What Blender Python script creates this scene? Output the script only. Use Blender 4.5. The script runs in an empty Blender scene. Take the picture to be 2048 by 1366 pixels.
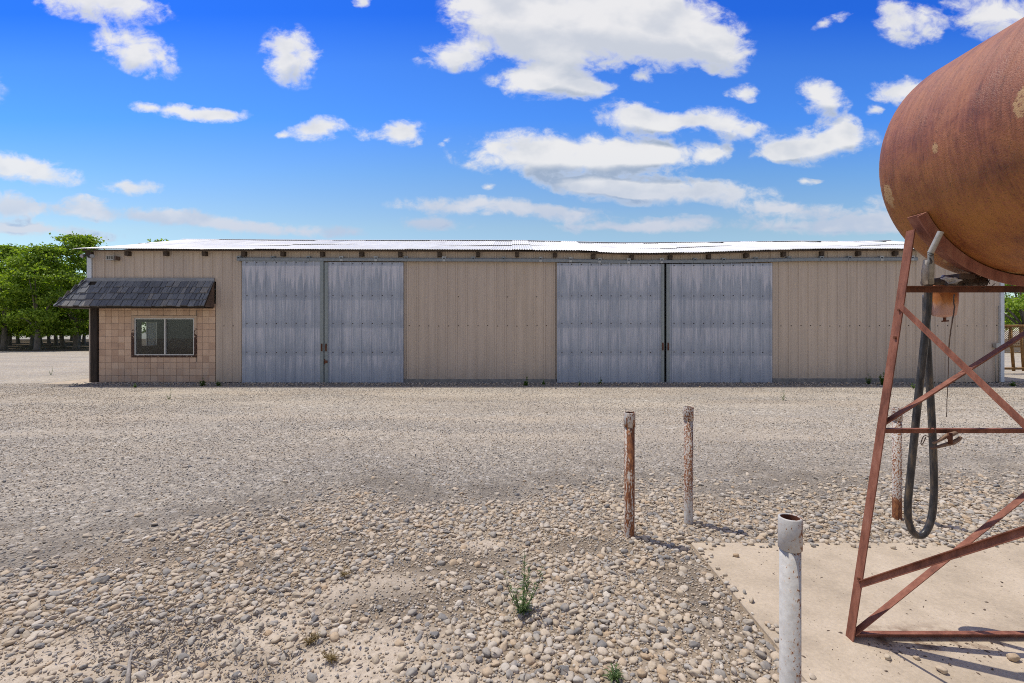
import bpy, math, random
import numpy as np
from mathutils import Vector, Matrix, noise as mnoise

S = bpy.context.scene
COL = S.collection
R = math.radians
rng = np.random.default_rng(7)
random.seed(7)

# ------------------------------------------------------------------ camera
CAM_Z = 1.64
F = 930.0                                   # focal length in photo pixels (2048 wide)
cd = bpy.data.cameras.new('camera')
cam = bpy.data.objects.new('camera', cd)
COL.objects.link(cam)
cam.location = (0, 0, CAM_Z)
cam.rotation_euler = (R(90), 0, 0)
cd.sensor_width = 36.0
cd.lens = F / 2048 * 36
cd.shift_y = -23.0 / 2048
cd.clip_start = 0.05
cd.clip_end = 3000
S.camera = cam

# ------------------------------------------------------------------ sun, sky, exposure
SUN = Vector((-0.357, 0.235, 1.0)).normalized()
ld = bpy.data.lights.new('sun', 'SUN')
ld.energy = 3.7
ld.angle = R(0.53)
ld.color = (1.0, 0.945, 0.84)
sun = bpy.data.objects.new('sun', ld)
COL.objects.link(sun)
sun.location = (-8, 6, 20)
sun.rotation_euler = (-SUN).to_track_quat('-Z', 'Y').to_euler()
S.view_settings.view_transform = 'Standard'
S.view_settings.look = 'None'
S.view_settings.exposure = 0.0
S.view_settings.gamma = 1.0
S.view_settings.use_curve_mapping = False
S.cycles.use_denoising = False
S.cycles.filter_width = 1.0
S.cycles.max_bounces = 8
S.cycles.transparent_max_bounces = 12


class NB:
    """small helper that writes shader nodes"""
    def __init__(self, nt):
        self.nt = nt
        self.nt.nodes.clear()

    def n(self, typ, **kw):
        nd = self.nt.nodes.new(typ)
        for k, v in kw.items():
            setattr(nd, k, v)
        return nd

    def put(self, sock, v):
        if isinstance(v, bpy.types.NodeSocket):
            self.nt.links.new(v, sock)
        elif v is not None:
            if sock.type == 'RGBA' and not isinstance(v, (int, float)) and len(v) == 3:
                v = (*v, 1)
            sock.default_value = v

    def pos(self):
        return self.n('ShaderNodeNewGeometry').outputs['Position']

    def normal(self):
        return self.n('ShaderNodeNewGeometry').outputs['Normal']

    def island(self):
        return self.n('ShaderNodeNewGeometry').outputs['Random Per Island']

    def obj(self):
        return self.n('ShaderNodeTexCoord').outputs['Object']

    def attr(self, name):
        return self.n('ShaderNodeAttribute', attribute_name=name).outputs['Fac']

    def map(self, vec, loc=(0, 0, 0), rot=(0, 0, 0), scale=(1, 1, 1), typ='POINT'):
        m = self.n('ShaderNodeMapping', vector_type=typ)
        self.put(m.inputs['Vector'], vec)
        m.inputs['Location'].default_value = loc
        m.inputs['Rotation'].default_value = rot
        m.inputs['Scale'].default_value = scale
        return m.outputs[0]

    def noise(self, vec, scale, detail=4, rough=0.55, dist=0.0):
        m = self.n('ShaderNodeTexNoise')
        self.put(m.inputs['Vector'], vec)
        m.inputs['Scale'].default_value = scale
        m.inputs['Detail'].default_value = detail
        m.inputs['Roughness'].default_value = rough
        m.inputs['Distortion'].default_value = dist
        return m.outputs['Fac']

    def vor(self, vec, scale, feature='F1', rand=1.0):
        m = self.n('ShaderNodeTexVoronoi', feature=feature)
        self.put(m.inputs['Vector'], vec)
        m.inputs['Scale'].default_value = scale
        m.inputs['Randomness'].default_value = rand
        return m

    def ramp(self, fac, stops, interp='LINEAR'):
        m = self.n('ShaderNodeValToRGB')
        m.color_ramp.interpolation = interp
        els = m.color_ramp.elements
        while len(els) < len(stops):
            els.new(0.5)
        for e, (p, c) in zip(els, stops):
            e.position = p
            if isinstance(c, (int, float)):
                c = (c, c, c)
            e.color = (*c, 1)
        self.put(m.inputs[0], fac)
        return m.outputs[0]

    def mix(self, fac, a, b, blend='MIX'):
        m = self.n('ShaderNodeMix', data_type='RGBA', blend_type=blend)
        self.put(m.inputs[0], fac)
        self.put(m.inputs[6], a)
        self.put(m.inputs[7], b)
        return m.outputs[2]

    def math(self, op, a, b=None, c=None, clamp=False):
        m = self.n('ShaderNodeMath', operation=op, use_clamp=clamp)
        for i, v in enumerate((a, b, c)):
            if v is not None:
                self.put(m.inputs[i], v)
        return m.outputs[0]

    def step(self, x, lo, hi, o0=0.0, o1=1.0):
        m = self.n('ShaderNodeMapRange', interpolation_type='SMOOTHSTEP')
        self.put(m.inputs['Value'], x)
        m.inputs['From Min'].default_value = lo
        m.inputs['From Max'].default_value = hi
        m.inputs['To Min'].default_value = o0
        m.inputs['To Max'].default_value = o1
        return m.outputs[0]

    def sep(self, vec):
        m = self.n('ShaderNodeSeparateXYZ')
        self.put(m.inputs[0], vec)
        return m.outputs

    def comb(self, x, y, z):
        m = self.n('ShaderNodeCombineXYZ')
        for i, v in enumerate((x, y, z)):
            self.put(m.inputs[i], v)
        return m.outputs[0]

    def bump(self, h, strength=0.5, dist=0.01, normal=None):
        m = self.n('ShaderNodeBump')
        m.inputs['Strength'].default_value = strength
        m.inputs['Distance'].default_value = dist
        self.put(m.inputs['Height'], h)
        if normal is not None:
            self.put(m.inputs['Normal'], normal)
        return m.outputs[0]

    def bsdf(self, col, rough=0.8, metal=0.0, normal=None, spec=0.5):
        p = self.n('ShaderNodeBsdfPrincipled')
        self.put(p.inputs['Base Color'], col)
        self.put(p.inputs['Roughness'], rough)
        self.put(p.inputs['Metallic'], metal)
        p.inputs['Specular IOR Level'].default_value = spec
        if normal is not None:
            self.put(p.inputs['Normal'], normal)
        return p.outputs[0]

    def out(self, sh):
        o = self.n('ShaderNodeOutputMaterial')
        self.nt.links.new(sh, o.inputs[0])


def material(name):
    m = bpy.data.materials.new(name)
    m.use_nodes = True
    return m, NB(m.node_tree)


# ------------------------------------------------------------------ world: Nishita sky with clouds by direction
W = bpy.data.worlds.new('World')
S.world = W
W.use_nodes = True
b = NB(W.node_tree)
sky = b.n('ShaderNodeTexSky', sky_type='NISHITA', sun_disc=False)
sky.sun_elevation = math.asin(SUN.z)
sky.sun_rotation = math.atan2(SUN.x, SUN.y)
sky.altitude = 300
sky.air_density = 1.0
sky.dust_density = 0.4
sky.ozone_density = 2.0
dirv = b.n('ShaderNodeTexCoord').outputs['Generated']
dx, dy, dz = b.sep(dirv)
ady = b.math('MAXIMUM', b.math('ABSOLUTE', dy), 0.08)
cu = b.math('DIVIDE', dx, ady)
cv = b.math('DIVIDE', dz, ady)
cvec = b.comb(cu, cv, 0.0)
# cloud masses: direction tangents (u to the east, v up), half sizes, tilt, weight
CLOUDS = [  # given in photo-pixel units about the horizon centre, turned into tangents below
    (200, 2, 150, 44, 8, 1.15), (275, 108, 92, 46, 22, 1.2), (578, 112, 66, 56, 45, 1.15),
    (725, 4, 24, 16, 0, .9),
    (1010, 30, 130, 80, 20, 1.2), (1180, 40, 240, 100, 3, 1.5), (1330, 60, 170, 76, 10, 1.35), (910, 112, 78, 34, -8, 1.1),
    (1440, 100, 62, 46, 30, 1.1), (1120, 128, 80, 50, 0, 1.0),
    (1085, 166, 118, 34, 4, 1.2), (1180, 172, 60, 20, 0, .8), (1285, 152, 24, 18, 0, .75),
    (636, 260, 60, 28, -4, 1.2), (806, 268, 46, 28, -12, 1.2), (728, 270, 34, 16, 0, .8), (890, 284, 18, 10, -30, .7), (570, 268, 24, 10, 0, .7),
    (290, 216, 36, 13, 0, .9), (360, 222, 62, 19, 8, 1.0), (440, 232, 60, 18, 0, 1.1),
    (60, 338, 110, 34, 9, 1.3), (265, 374, 66, 20, 5, 1.1), (14, 412, 56, 30, 10, 1.2), (175, 402, 42, 17, 3, 1.2),
    (170, 424, 120, 18, 4, 1.0), (300, 430, 70, 22, 4, 1.05), (400, 438, 70, 20, 4, .95), (470, 450, 110, 18, 6, .9), (620, 460, 130, 16, 4, .85), (110, 464, 150, 14, 4, .8), (30, 452, 80, 13, 0, .85),
    (1140, 316, 225, 54, 3, 1.5), (1320, 302, 110, 30, 2, 1.1), (1340, 383, 225, 29, 2, 1.3), (1430, 308, 40, 24, 0, 1.0), (1200, 372, 120, 20, 3, 1.1),
    (1270, 232, 90, 36, 6, 1.1), (1340, 244, 60, 26, 6, 1.0), (1420, 238, 60, 28, 4, 1.05), (1480, 264, 70, 24, 6, 1.0), (1490, 186, 36, 20, 10, 1.0), (1643, 194, 56, 36, 12, 1.2),
    (1640, 292, 125, 38, -4, 1.2), (1680, 262, 46, 36, 10, 1.0), (1800, 180, 62, 30, 0, 1.1), (1745, 219, 22, 13, 0, .9), (1560, 302, 50, 22, 0, .9),
    (1815, 44, 74, 44, 20, 1.1), (1990, 24, 120, 54, 10, 1.25), (1655, 44, 50, 14, -25, .75),
    (940, 411, 165, 20, 1, 1.15), (868, 446, 72, 16, 2, 1.1), (1110, 426, 110, 18, 1, 1.15), (1570, 420, 120, 18, 1, 1.0), (1720, 442, 130, 22, 2, .95),
    (1360, 446, 260, 18, 0, .8), (1640, 458, 200, 16, 0, .8), (980, 374, 20, 9, 0, .7), (1618, 362, 24, 9, 0, .8), (1240, 456, 150, 12, 0, .8),
    (1900, 420, 200, 40, 0, 1.0), (1950, 200, 120, 60, 0, 1.1), (2250, 120, 220, 80, 0, 1.3), (2350, 330, 260, 60, 0, 1.3), (-200, 180, 200, 70, 0, 1.2), (-300, 380, 260, 40, 0, 1.2),
    (400, -260, 260, 90, 0, 1.2), (1200, -330, 330, 110, 0, 1.3), (1900, -240, 240, 90, 0, 1.2), (800, -700, 400, 200, 0, 1.2), (1700, -800, 400, 200, 0, 1.2),
]
grp = bpy.data.node_groups.new('cloud_field', 'ShaderNodeTree')
grp.interface.new_socket('Vector', in_out='INPUT', socket_type='NodeSocketVector')
grp.interface.new_socket('Value', in_out='OUTPUT', socket_type='NodeSocketFloat')
grp.interface.new_socket('Mass', in_out='OUTPUT', socket_type='NodeSocketFloat')
g = NB(grp)
gi = g.n('NodeGroupInput')
go = g.n('NodeGroupOutput')
# the noise warps the masses so that none keeps an elliptical edge
wn = g.n('ShaderNodeTexNoise')
wn.inputs['Scale'].default_value = 9.0
wn.inputs['Detail'].default_value = 5
wn.inputs['Roughness'].default_value = 0.6
g.put(wn.inputs['Vector'], g.map(gi.outputs[0], scale=(1, 1.7, 1)))
wsub = g.n('ShaderNodeVectorMath', operation='SUBTRACT')
g.put(wsub.inputs[0], wn.outputs['Color'])
wsub.inputs[1].default_value = (0.5, 0.5, 0.5)
wsc = g.n('ShaderNodeVectorMath', operation='MULTIPLY')
g.put(wsc.inputs[0], wsub.outputs[0])
wsc.inputs[1].default_value = (0.085, 0.034, 0.0)
wadd = g.n('ShaderNodeVectorMath', operation='ADD')
g.put(wadd.inputs[0], gi.outputs[0])
g.put(wadd.inputs[1], wsc.outputs[0])
acc = None
for (px, py, a, hb, tilt, wgt) in CLOUDS:
    m = g.map(wadd.outputs[0], loc=((px - 1024) / F, (660 - py) / F, 0), rot=(0, 0, R(-tilt)), scale=(a * 1.2 / F, hb * 1.2 / F, 1), typ='TEXTURE')
    gr = g.n('ShaderNodeTexGradient', gradient_type='SPHERICAL')
    g.put(gr.inputs[0], m)
    acc = g.math('MULTIPLY', gr.outputs['Fac'], wgt) if acc is None else g.math('MULTIPLY_ADD', gr.outputs['Fac'], wgt, acc)
raw_mass = g.math('MINIMUM', acc, 2.2)
acc = g.math('MINIMUM', acc, 1.25)
n1 = g.noise(g.map(gi.outputs[0], scale=(1, 1.45, 1)), 12.0, 7, 0.56, 0.5)
gate = g.step(acc, 0.0, 0.25)
n2 = g.noise(g.map(gi.outputs[0], loc=(3, 1, 0), scale=(1, 1.3, 1)), 36.0, 6, 0.65, 0.4)
edge_ = g.step(acc, 1.1, 0.35, 0.35, 1.0)
amp = g.math('ADD', g.math('MULTIPLY', g.math('SUBTRACT', n1, 0.5), 2.1), g.math('MULTIPLY', g.math('MULTIPLY', g.math('SUBTRACT', n2, 0.5), edge_), 1.0))
g.put(go.inputs[0], g.math('MULTIPLY_ADD', amp, gate, acc))
g.put(go.inputs[1], raw_mass)


def field(vec):
    nd = b.n('ShaderNodeGroup', node_tree=grp)
    b.put(nd.inputs[0], vec)
    return nd.outputs[0], nd.outputs[1]


D0, A0 = field(cvec)
sh_off = b.n('ShaderNodeVectorMath', operation='ADD')
b.put(sh_off.inputs[0], cvec)
sh_off.inputs[1].default_value = (-0.012, 0.042, 0)
D1, A1 = field(sh_off.outputs[0])
alpha = b.step(D0, 0.08, 0.90)
thick = b.step(D0, 0.45, 1.25)
dA = b.math('SUBTRACT', A1, A0)
dD = b.math('SUBTRACT', D1, D0)
soft = b.noise(b.map(cvec, loc=(5, 2, 0), scale=(1, 1.5, 1)), 8.0, 4, .5)
under = b.step(b.math('ADD', b.math('ADD', b.math('MULTIPLY', dA, 0.75), b.math('MULTIPLY', dD, 0.16)), b.math('MULTIPLY', b.math('SUBTRACT', soft, .5), 0.7)), -0.30, 0.40)
depth = b.math('MULTIPLY', b.step(cv, 0.62, 0.42, 0.5, 1.0), b.step(D0, 0.35, 0.95, 0.25, 1.0))
grey = b.math('MULTIPLY', under, depth, clamp=True)
billow = b.math('MULTIPLY', b.math('MULTIPLY', b.step(soft, .42, .70), .42), b.step(D0, .45, 1.0))
grey = b.math('MAXIMUM', grey, billow)
grey = b.math('MAXIMUM', grey, b.math('MULTIPLY', b.step(cv, .36, .20), b.step(soft, .40, .58, .15, .55)))
lowv = b.step(cv, 0.12, 0.36, 0.0, 1.0)
c_top = b.mix(lowv, (0.68, 0.65, 0.74), (0.88, 0.87, 0.855))
c_bot = b.mix(lowv, (0.31, 0.45, 0.74), (0.37, 0.445, 0.56))
ccol = b.mix(grey, c_top, c_bot)
# the deep polarised blue of the photograph: the sky colour graded by height, over the whole dome
tint = b.ramp(b.math('MULTIPLY', cv, 0.8), [(0.0, (.58, .64, .66)), (.174, (.64, .66, .60)), (.269, (.43, .62, .76)), (.364, (.235, .53, .95)), (.456, (.19, .46, .93)), (.544, (.075, .32, .92)), (1.0, (.07, .28, .80))])
hs = b.n('ShaderNodeMix', data_type='RGBA', blend_type='MULTIPLY')
hs.inputs[0].default_value = 1.0
b.put(hs.inputs[6], sky.outputs[0])
tsc = b.n('ShaderNodeVectorMath', operation='SCALE')
b.put(tsc.inputs[0], tint)
tsc.inputs['Scale'].default_value = 1.76
b.put(hs.inputs[7], tsc.outputs[0])
SKY_STRENGTH = 0.12
cl = b.n('ShaderNodeVectorMath', operation='SCALE')
b.put(cl.inputs[0], ccol)
cl.inputs['Scale'].default_value = 1.0 / SKY_STRENGTH
al = b.math('MULTIPLY', alpha, b.step(cv, 0.15, 0.42, 0.70, 0.94))
rest = b.math('MAXIMUM', b.step(cv, 0.95, 1.5), b.step(dy, 0.10, -0.15))
fill_clouds = b.step(b.noise(b.map(dirv, scale=(1, 1, 1.6)), 2.3, 7, .6, .4), .40, .56)  # unseen clouds added overhead and behind the camera to whiten the fill light
fill_clouds = b.math('MULTIPLY', b.math('MULTIPLY', fill_clouds, rest), b.step(dz, 0.0, 0.12, 0.35, .92))
ccol = b.mix(b.math('MULTIPLY', rest, b.step(fill_clouds, 0.0, 0.5)), ccol, (.52, .505, .49))
b.put(cl.inputs[0], ccol)
al = b.math('MAXIMUM', b.math('MULTIPLY', al, b.math('SUBTRACT', 1.0, rest)), fill_clouds)
mixed = b.mix(al, hs.outputs[2], cl.outputs[0])
bg = b.n('ShaderNodeBackground')
b.put(bg.inputs['Color'], mixed)
bg.inputs['Strength'].default_value = SKY_STRENGTH
wo = b.n('ShaderNodeOutputWorld')
b.nt.links.new(bg.outputs[0], wo.inputs[0])


# ------------------------------------------------------------------ objects: helpers
class MB:
    def __init__(self):
        self.v, self.f, self.sm, self.mi, self.cur = [], [], [], [], 0

    def add(self, verts, faces, smooth=False):
        o = len(self.v)
        self.v += [tuple(p) for p in verts]
        self.f += [tuple(i + o for i in f) for f in faces]
        self.sm += [smooth] * len(faces)
        self.mi += [self.cur] * len(faces)

    def box(self, x0, x1, y0, y1, z0, z1, M=None, bev=0.0):
        if bev > 0:
            c = bev
            vs, fs = [], []
            ring = [(x0 + c, y0), (x1 - c, y0), (x1, y0 + c), (x1, y1 - c), (x1 - c, y1), (x0 + c, y1), (x0, y1 - c), (x0, y0 + c)]
            cx, cy = (x0 + x1) / 2, (y0 + y1) / 2
            ins = [(x + (c if x < cx else -c) * .8, y + (c if y < cy else -c) * .8) for x, y in ring]
            for z, r_ in ((z0, ins), (z0 + c, ring), (z1 - c, ring), (z1, ins)):
                vs += [(x, y, z) for x, y in r_]
            for k in range(3):
                for i in range(8):
                    j = (i + 1) % 8
                    fs.append((k * 8 + i, k * 8 + j, k * 8 + 8 + j, k * 8 + 8 + i))
            fs.append(tuple(range(7, -1, -1)))
            fs.append(tuple(range(24, 32)))
        else:
            vs = [(x0, y0, z0), (x1, y0, z0), (x1, y1, z0), (x0, y1, z0), (x0, y0, z1), (x1, y0, z1), (x1, y1, z1), (x0, y1, z1)]
            fs = [(0, 3, 2, 1), (4, 5, 6, 7), (0, 1, 5, 4), (1, 2, 6, 5), (2, 3, 7, 6), (3, 0, 4, 7)]
        if M is not None:
            vs = [M @ Vector(p) for p in vs]
        self.add(vs, fs)

    def tube(self, pts, rad, n=10, cap=True, smooth=True):
        pts = [Vector(p) for p in pts]
        if isinstance(rad, (int, float)):
            rad = [rad] * len(pts)
        t0 = (pts[1] - pts[0]).normalized()
        up = Vector((0, 0, 1)) if abs(t0.z) < 0.9 else Vector((1, 0, 0))
        u = t0.cross(up).normalized()
        vs, fs = [], []
        for i, p in enumerate(pts):
            if i == 0:
                t = t0
            elif i == len(pts) - 1:
                t = (pts[i] - pts[i - 1]).normalized()
            else:
                t = (pts[i + 1] - pts[i - 1]).normalized()
            u = (u - t * u.dot(t)).normalized()
            w = t.cross(u)
            for k in range(n):
                a = 2 * math.pi * k / n
                vs.append(p + (u * math.cos(a) + w * math.sin(a)) * rad[i])
        for i in range(len(pts) - 1):
            for k in range(n):
                k2 = (k + 1) % n
                fs.append((i * n + k, i * n + k2, (i + 1) * n + k2, (i + 1) * n + k))
        self.add(vs, fs, smooth)
        if cap:
            o = len(self.v) - len(vs)
            self.f.append(tuple(o + k for k in range(n - 1, -1, -1)))
            self.f.append(tuple(o + (len(pts) - 1) * n + k for k in range(n)))
            self.sm += [False, False]
            self.mi += [self.cur] * 2

    def lathe(self, c, prof, n=24, smooth=True, axis='Z'):
        vs, fs = [], []
        for (r, z) in prof:
            for k in range(n):
                a = 2 * math.pi * k / n
                if axis == 'Z':
                    vs.append((c[0] + r * math.cos(a), c[1] + r * math.sin(a), c[2] + z))
                else:
                    vs.append((c[0] + r * math.cos(a), c[1] + z, c[2] + r * math.sin(a)))
        for i in range(len(prof) - 1):
            for k in range(n):
                k2 = (k + 1) % n
                fs.append((i * n + k, i * n + k2, (i + 1) * n + k2, (i + 1) * n + k))
        self.add(vs, fs, smooth)

    def angle(self, p0, p1, da, db, wa, wb, t=0.006):
        """an L-shaped steel bar: the corner runs p0-p1, one flange along da, the other along db"""
        p0, p1 = Vector(p0), Vector(p1)
        ax = (p1 - p0).normalized()
        da = Vector(da); da = (da - ax * da.dot(ax)).normalized()
        db = Vector(db); db = (db - ax * db.dot(ax)); db = (db - da * db.dot(da)).normalized()
        sec = [(0, 0), (wa, 0), (wa, t), (t, t), (t, wb), (0, wb)]
        vs = [p0 + da * a + db * c for a, c in sec] + [p1 + da * a + db * c for a, c in sec]
        fs = [(i, (i + 1) % 6, (i + 1) % 6 + 6, i + 6) for i in range(6)]
        fs += [(0, 3, 2, 1), (0, 5, 4, 3), (6, 7, 8, 9), (6, 9, 10, 11)]
        self.add(vs, fs)

    def build(self, name, mat, parent=None, origin=None):
        off = Vector((0, 0, 0))
        if parent is not None:
            p = parent
            while p is not None:
                off += p.location
                p = p.parent
        elif origin is not None:
            off = Vector(origin)
        me = bpy.data.meshes.new(name)
        me.from_pydata([(x - off.x, y - off.y, z - off.z) for x, y, z in self.v], [], self.f)
        me.polygons.foreach_set('use_smooth', self.sm)
        for mt in (mat if isinstance(mat, (list, tuple)) else [mat]):
            me.materials.append(mt)
        me.polygons.foreach_set('material_index', self.mi)
        import bmesh
        bm = bmesh.new(); bm.from_mesh(me)
        bmesh.ops.recalc_face_normals(bm, faces=bm.faces)
        bm.to_mesh(me); bm.free()
        me.update()
        o = bpy.data.objects.new(name, me)
        COL.objects.link(o)
        if parent is not None:
            o.parent = parent
        elif origin is not None:
            o.location = origin
        return o


def np_mesh(name, V, Fc, mat, smooth=True, attrs=None):
    """a large mesh from arrays; Fc is (n, k)"""
    me = bpy.data.meshes.new(name)
    nv, (nf, k) = len(V), Fc.shape
    me.vertices.add(nv)
    me.vertices.foreach_set('co', np.asarray(V, np.float32).ravel())
    me.loops.add(nf * k)
    me.loops.foreach_set('vertex_index', Fc.astype(np.int32).ravel())
    me.polygons.add(nf)
    me.polygons.foreach_set('loop_start', np.arange(0, nf * k, k, dtype=np.int32))
    me.polygons.foreach_set('use_smooth', np.full(nf, smooth))
    for an, arr in (attrs or {}).items():
        at = me.attributes.new(an, 'FLOAT', 'POINT')
        at.data.foreach_set('value', np.asarray(arr, np.float32))
    me.materials.append(mat)
    me.update(calc_edges=True)
    me.validate()
    o = bpy.data.objects.new(name, me)
    COL.objects.link(o)
    return o


def tag(o, label=None, cat=None, group=None, kind=None):
    if label: o['label'] = label
    if cat: o['category'] = cat
    if group: o['group'] = group
    if kind: o['kind'] = kind
    return o


def empty(name, loc, label, cat, group=None):
    o = bpy.data.objects.new(name, None)
    COL.objects.link(o)
    o.location = loc
    o.empty_display_size = 0.2
    return tag(o, label, cat, group)


def at(px, py, d):
    """a measured point: photo pixel and distance -> metres"""
    return Vector(((px - 1024) / F * d, d, CAM_Z + (660 - py) / F * d))


def vnoise(x, y, seed=0):
    """2-D value noise on arrays"""
    xi, yi = np.floor(x).astype(np.int64), np.floor(y).astype(np.int64)
    fx, fy = x - xi, y - yi
    fx, fy = fx * fx * (3 - 2 * fx), fy * fy * (3 - 2 * fy)

    def h(a, c):
        n = (a * 374761393 + c * 668265263 + seed * 144665) & 0x7fffffff
        n = ((n ^ (n >> 13)) * 1274126177) & 0x7fffffff
        return ((n ^ (n >> 16)) & 0xffff) / 65535.0
    return (h(xi, yi) * (1 - fx) + h(xi + 1, yi) * fx) * (1 - fy) + (h(xi, yi + 1) * (1 - fx) + h(xi + 1, yi + 1) * fx) * fy


def fbm(x, y, seed=0, oct=4):
    s, a, t = 0, 0.5, 0
    for i in range(oct):
        s = s + a * vnoise(x * 2 ** i, y * 2 ** i, seed + i)
        t += a
        a *= 0.5
    return s / t


# ------------------------------------------------------------------ materials
def mat_ground():
    m, b = material('ground')
    p = b.pos()
    x, y, z = b.sep(p)
    v1 = b.vor(p, 62)
    v2 = b.vor(b.map(p, loc=(3, 7, 0)), 26)
    v3 = b.vor(b.map(p, loc=(9, 1, 0)), 120)
    r1 = b.sep(v1.outputs['Color'])[0]
    r2 = b.sep(v2.outputs['Color'])[0]
    r3 = b.sep(v3.outputs['Color'])[0]
    stone_ramp = [(0, (.085, .085, .09)), (.2, (.20, .19, .18)), (.45, (.36, .32, .27)), (.72, (.49, .43, .355)), (.92, (.60, .54, .45)), (1, (.74, .70, .64))]
    g1 = b.ramp(r1, stone_ramp)
    g2 = b.ramp(r2, stone_ramp)
    g3 = b.ramp(r3, stone_ramp)
    gravel = b.mix(0.45, g1, g3)
    gravel = b.mix(b.step(r2, .72, .78, 0, .8), gravel, g2)
    # dust between the stones, thicker in the wheel tracks that run along the shed
    tracks = b.noise(b.map(p, scale=(.12, 1.0, 1)), 1.1, 5, .6, .4)
    blot = b.noise(p, 0.9, 6, .65)
    fine = b.noise(p, 34, 4, .7)
    dn = b.math('ADD', b.math('MULTIPLY', tracks, .8), b.math('MULTIPLY', blot, .5))
    dn = b.math('ADD', dn, b.math('MULTIPLY', fine, .5))
    dust = b.step(dn, .78, 1.08)
    dust_col = b.ramp(b.noise(p, 90, 3, .7), [(.3, (.37, .31, .24)), (.7, (.52, .445, .36))])
    stony = b.math('MULTIPLY', b.step(b.math('ADD', y, b.math('MULTIPLY', b.noise(p, .6, 3), 3.0)), 10.5, 7.0), 1.0)
    dust = b.math('MULTIPLY', dust, b.math('MULTIPLY_ADD', stony, -.6, 1.0))
    gravel = b.mix(b.math('MULTIPLY', stony, .55), gravel, b.mix(1.0, gravel, (.66, .66, .68), 'MULTIPLY'))
    col = b.mix(b.math('MULTIPLY', dust, .75), gravel, dust_col)
    # wheel tracks: paler pressed strips that wander along the shed
    wy_ = b.math('ADD', y, b.math('MULTIPLY', b.math('SUBTRACT', b.noise(b.map(p, scale=(.12, .3, 1)), 1.0, 3), .5), 1.6))
    wy_ = b.math('ADD', wy_, b.math('MULTIPLY', x, .03))
    trk = None
    for c0, hw in ((7.15, .20), (8.7, .24), (10.3, .22), (11.9, .24)):
        q = b.math('MULTIPLY', b.step(wy_, c0 - hw * 1.7, c0 - hw * .4), b.step(wy_, c0 + hw * 1.7, c0 + hw * .4))
        trk = q if trk is None else b.math('MAXIMUM', trk, q)
    trk = b.math('MULTIPLY', trk, b.step(b.noise(b.map(p, scale=(.5, 1, 1)), 1.3, 4), .35, .6))
    col = b.mix(b.math('MULTIPLY', trk, .5), col, (.53, .46, .375))
    # wide tone changes
    tone = b.ramp(b.noise(b.map(p, scale=(.5, 1, 1)), .55, 5, .6), [(.3, (.90, .90, .91)), (.7, (1.17, 1.15, 1.11))])
    col = b.mix(1.0, col, tone, 'MULTIPLY')
    # near: dirt and pale sand under the cobbles
    dirt = b.attr('dirt'); sand = b.attr('sand'); dark = b.attr('dark')
    grit = b.noise(p, 170, 3, .75)
    dirt_col = b.ramp(b.noise(p, 22, 6, .7), [(.28, (.17, .13, .092)), (.5, (.31, .245, .175)), (.75, (.46, .375, .28))])
    sand_col = b.ramp(b.noise(p, 30, 6, .72), [(.28, (.40, .325, .25)), (.5, (.55, .46, .36)), (.75, (.66, .565, .455))])
    sp = b.step(b.vor(p, 75).outputs['Distance'], .10, .22)
    sand_col = b.mix(b.math('MULTIPLY', b.math('SUBTRACT', 1.0, sp), .7), sand_col, (.20, .16, .12))
    col = b.mix(dirt, col, dirt_col)
    col = b.mix(sand, col, sand_col)
    col = b.mix(b.math('MULTIPLY', dark, .6), col, (.15, .125, .10))
    # orchard floor beyond the yard, and open pale fields far off
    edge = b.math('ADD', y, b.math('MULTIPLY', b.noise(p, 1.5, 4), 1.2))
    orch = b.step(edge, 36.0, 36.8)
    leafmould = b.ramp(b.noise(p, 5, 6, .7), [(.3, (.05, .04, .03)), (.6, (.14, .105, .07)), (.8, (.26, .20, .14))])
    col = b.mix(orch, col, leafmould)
    field_c = b.ramp(b.noise(p, .05, 4), [(.3, (.27, .25, .20)), (.7, (.38, .35, .29))])
    col = b.mix(b.step(edge, 84, 88), col, field_c)
    wall_shade = b.math('MULTIPLY', b.step(b.math('ADD', y, b.math('MULTIPLY', b.noise(p, 3, 4), .5)), 13.55, 13.95), b.math('MULTIPLY', b.step(x, -14.0, -13.2), b.step(y, 15.2, 14.8)))  # shadow at the wall foot painted into the ground colour as dark grey
    col = b.mix(b.math('MULTIPLY', wall_shade, .75), col, (.14, .13, .125))
    # yellow-green moss film left of the shed
    mo = b.step(b.noise(b.map(p, scale=(.5, 1.6, 1)), 1.6, 5, .6), .56, .68)
    mo = b.math('MULTIPLY', mo, b.math('MULTIPLY', b.step(x, -16.5, -14, 0, 1), b.step(x, -11, -12.6, 0, 1)))
    mo = b.math('MULTIPLY', mo, b.math('MULTIPLY', b.step(y, 13.4, 14.0, 0, 1), b.step(y, 20, 17, 0, 1)))
    col = b.mix(b.math('MULTIPLY', mo, .55), col, (.24, .21, .07))
    h = b.math('ADD', b.math('MULTIPLY', v1.outputs['Distance'], -1.0), b.math('MULTIPLY', v2.outputs['Distance'], -1.2))
    nearf = b.math('MAXIMUM', dirt, sand)
    h = b.math('MULTIPLY', h, b.math('MULTIPLY_ADD', nearf, -.85, 1.0))
    h = b.math('ADD', h, b.math('MULTIPLY', b.noise(p, 60, 5, .75), .6))
    h = b.math('ADD', h, b.math('MULTIPLY', grit, .25))
    clod = b.vor(b.map(p, loc=(2, 5, 0)), 34, 'SMOOTH_F1')
    h = b.math('ADD', h, b.math('MULTIPLY', b.math('MULTIPLY', clod.outputs['Distance'], nearf), -1.1))
    b.out(b.bsdf(col, .95, normal=b.bump(h, .9, .012), spec=.2))
    return m


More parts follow.
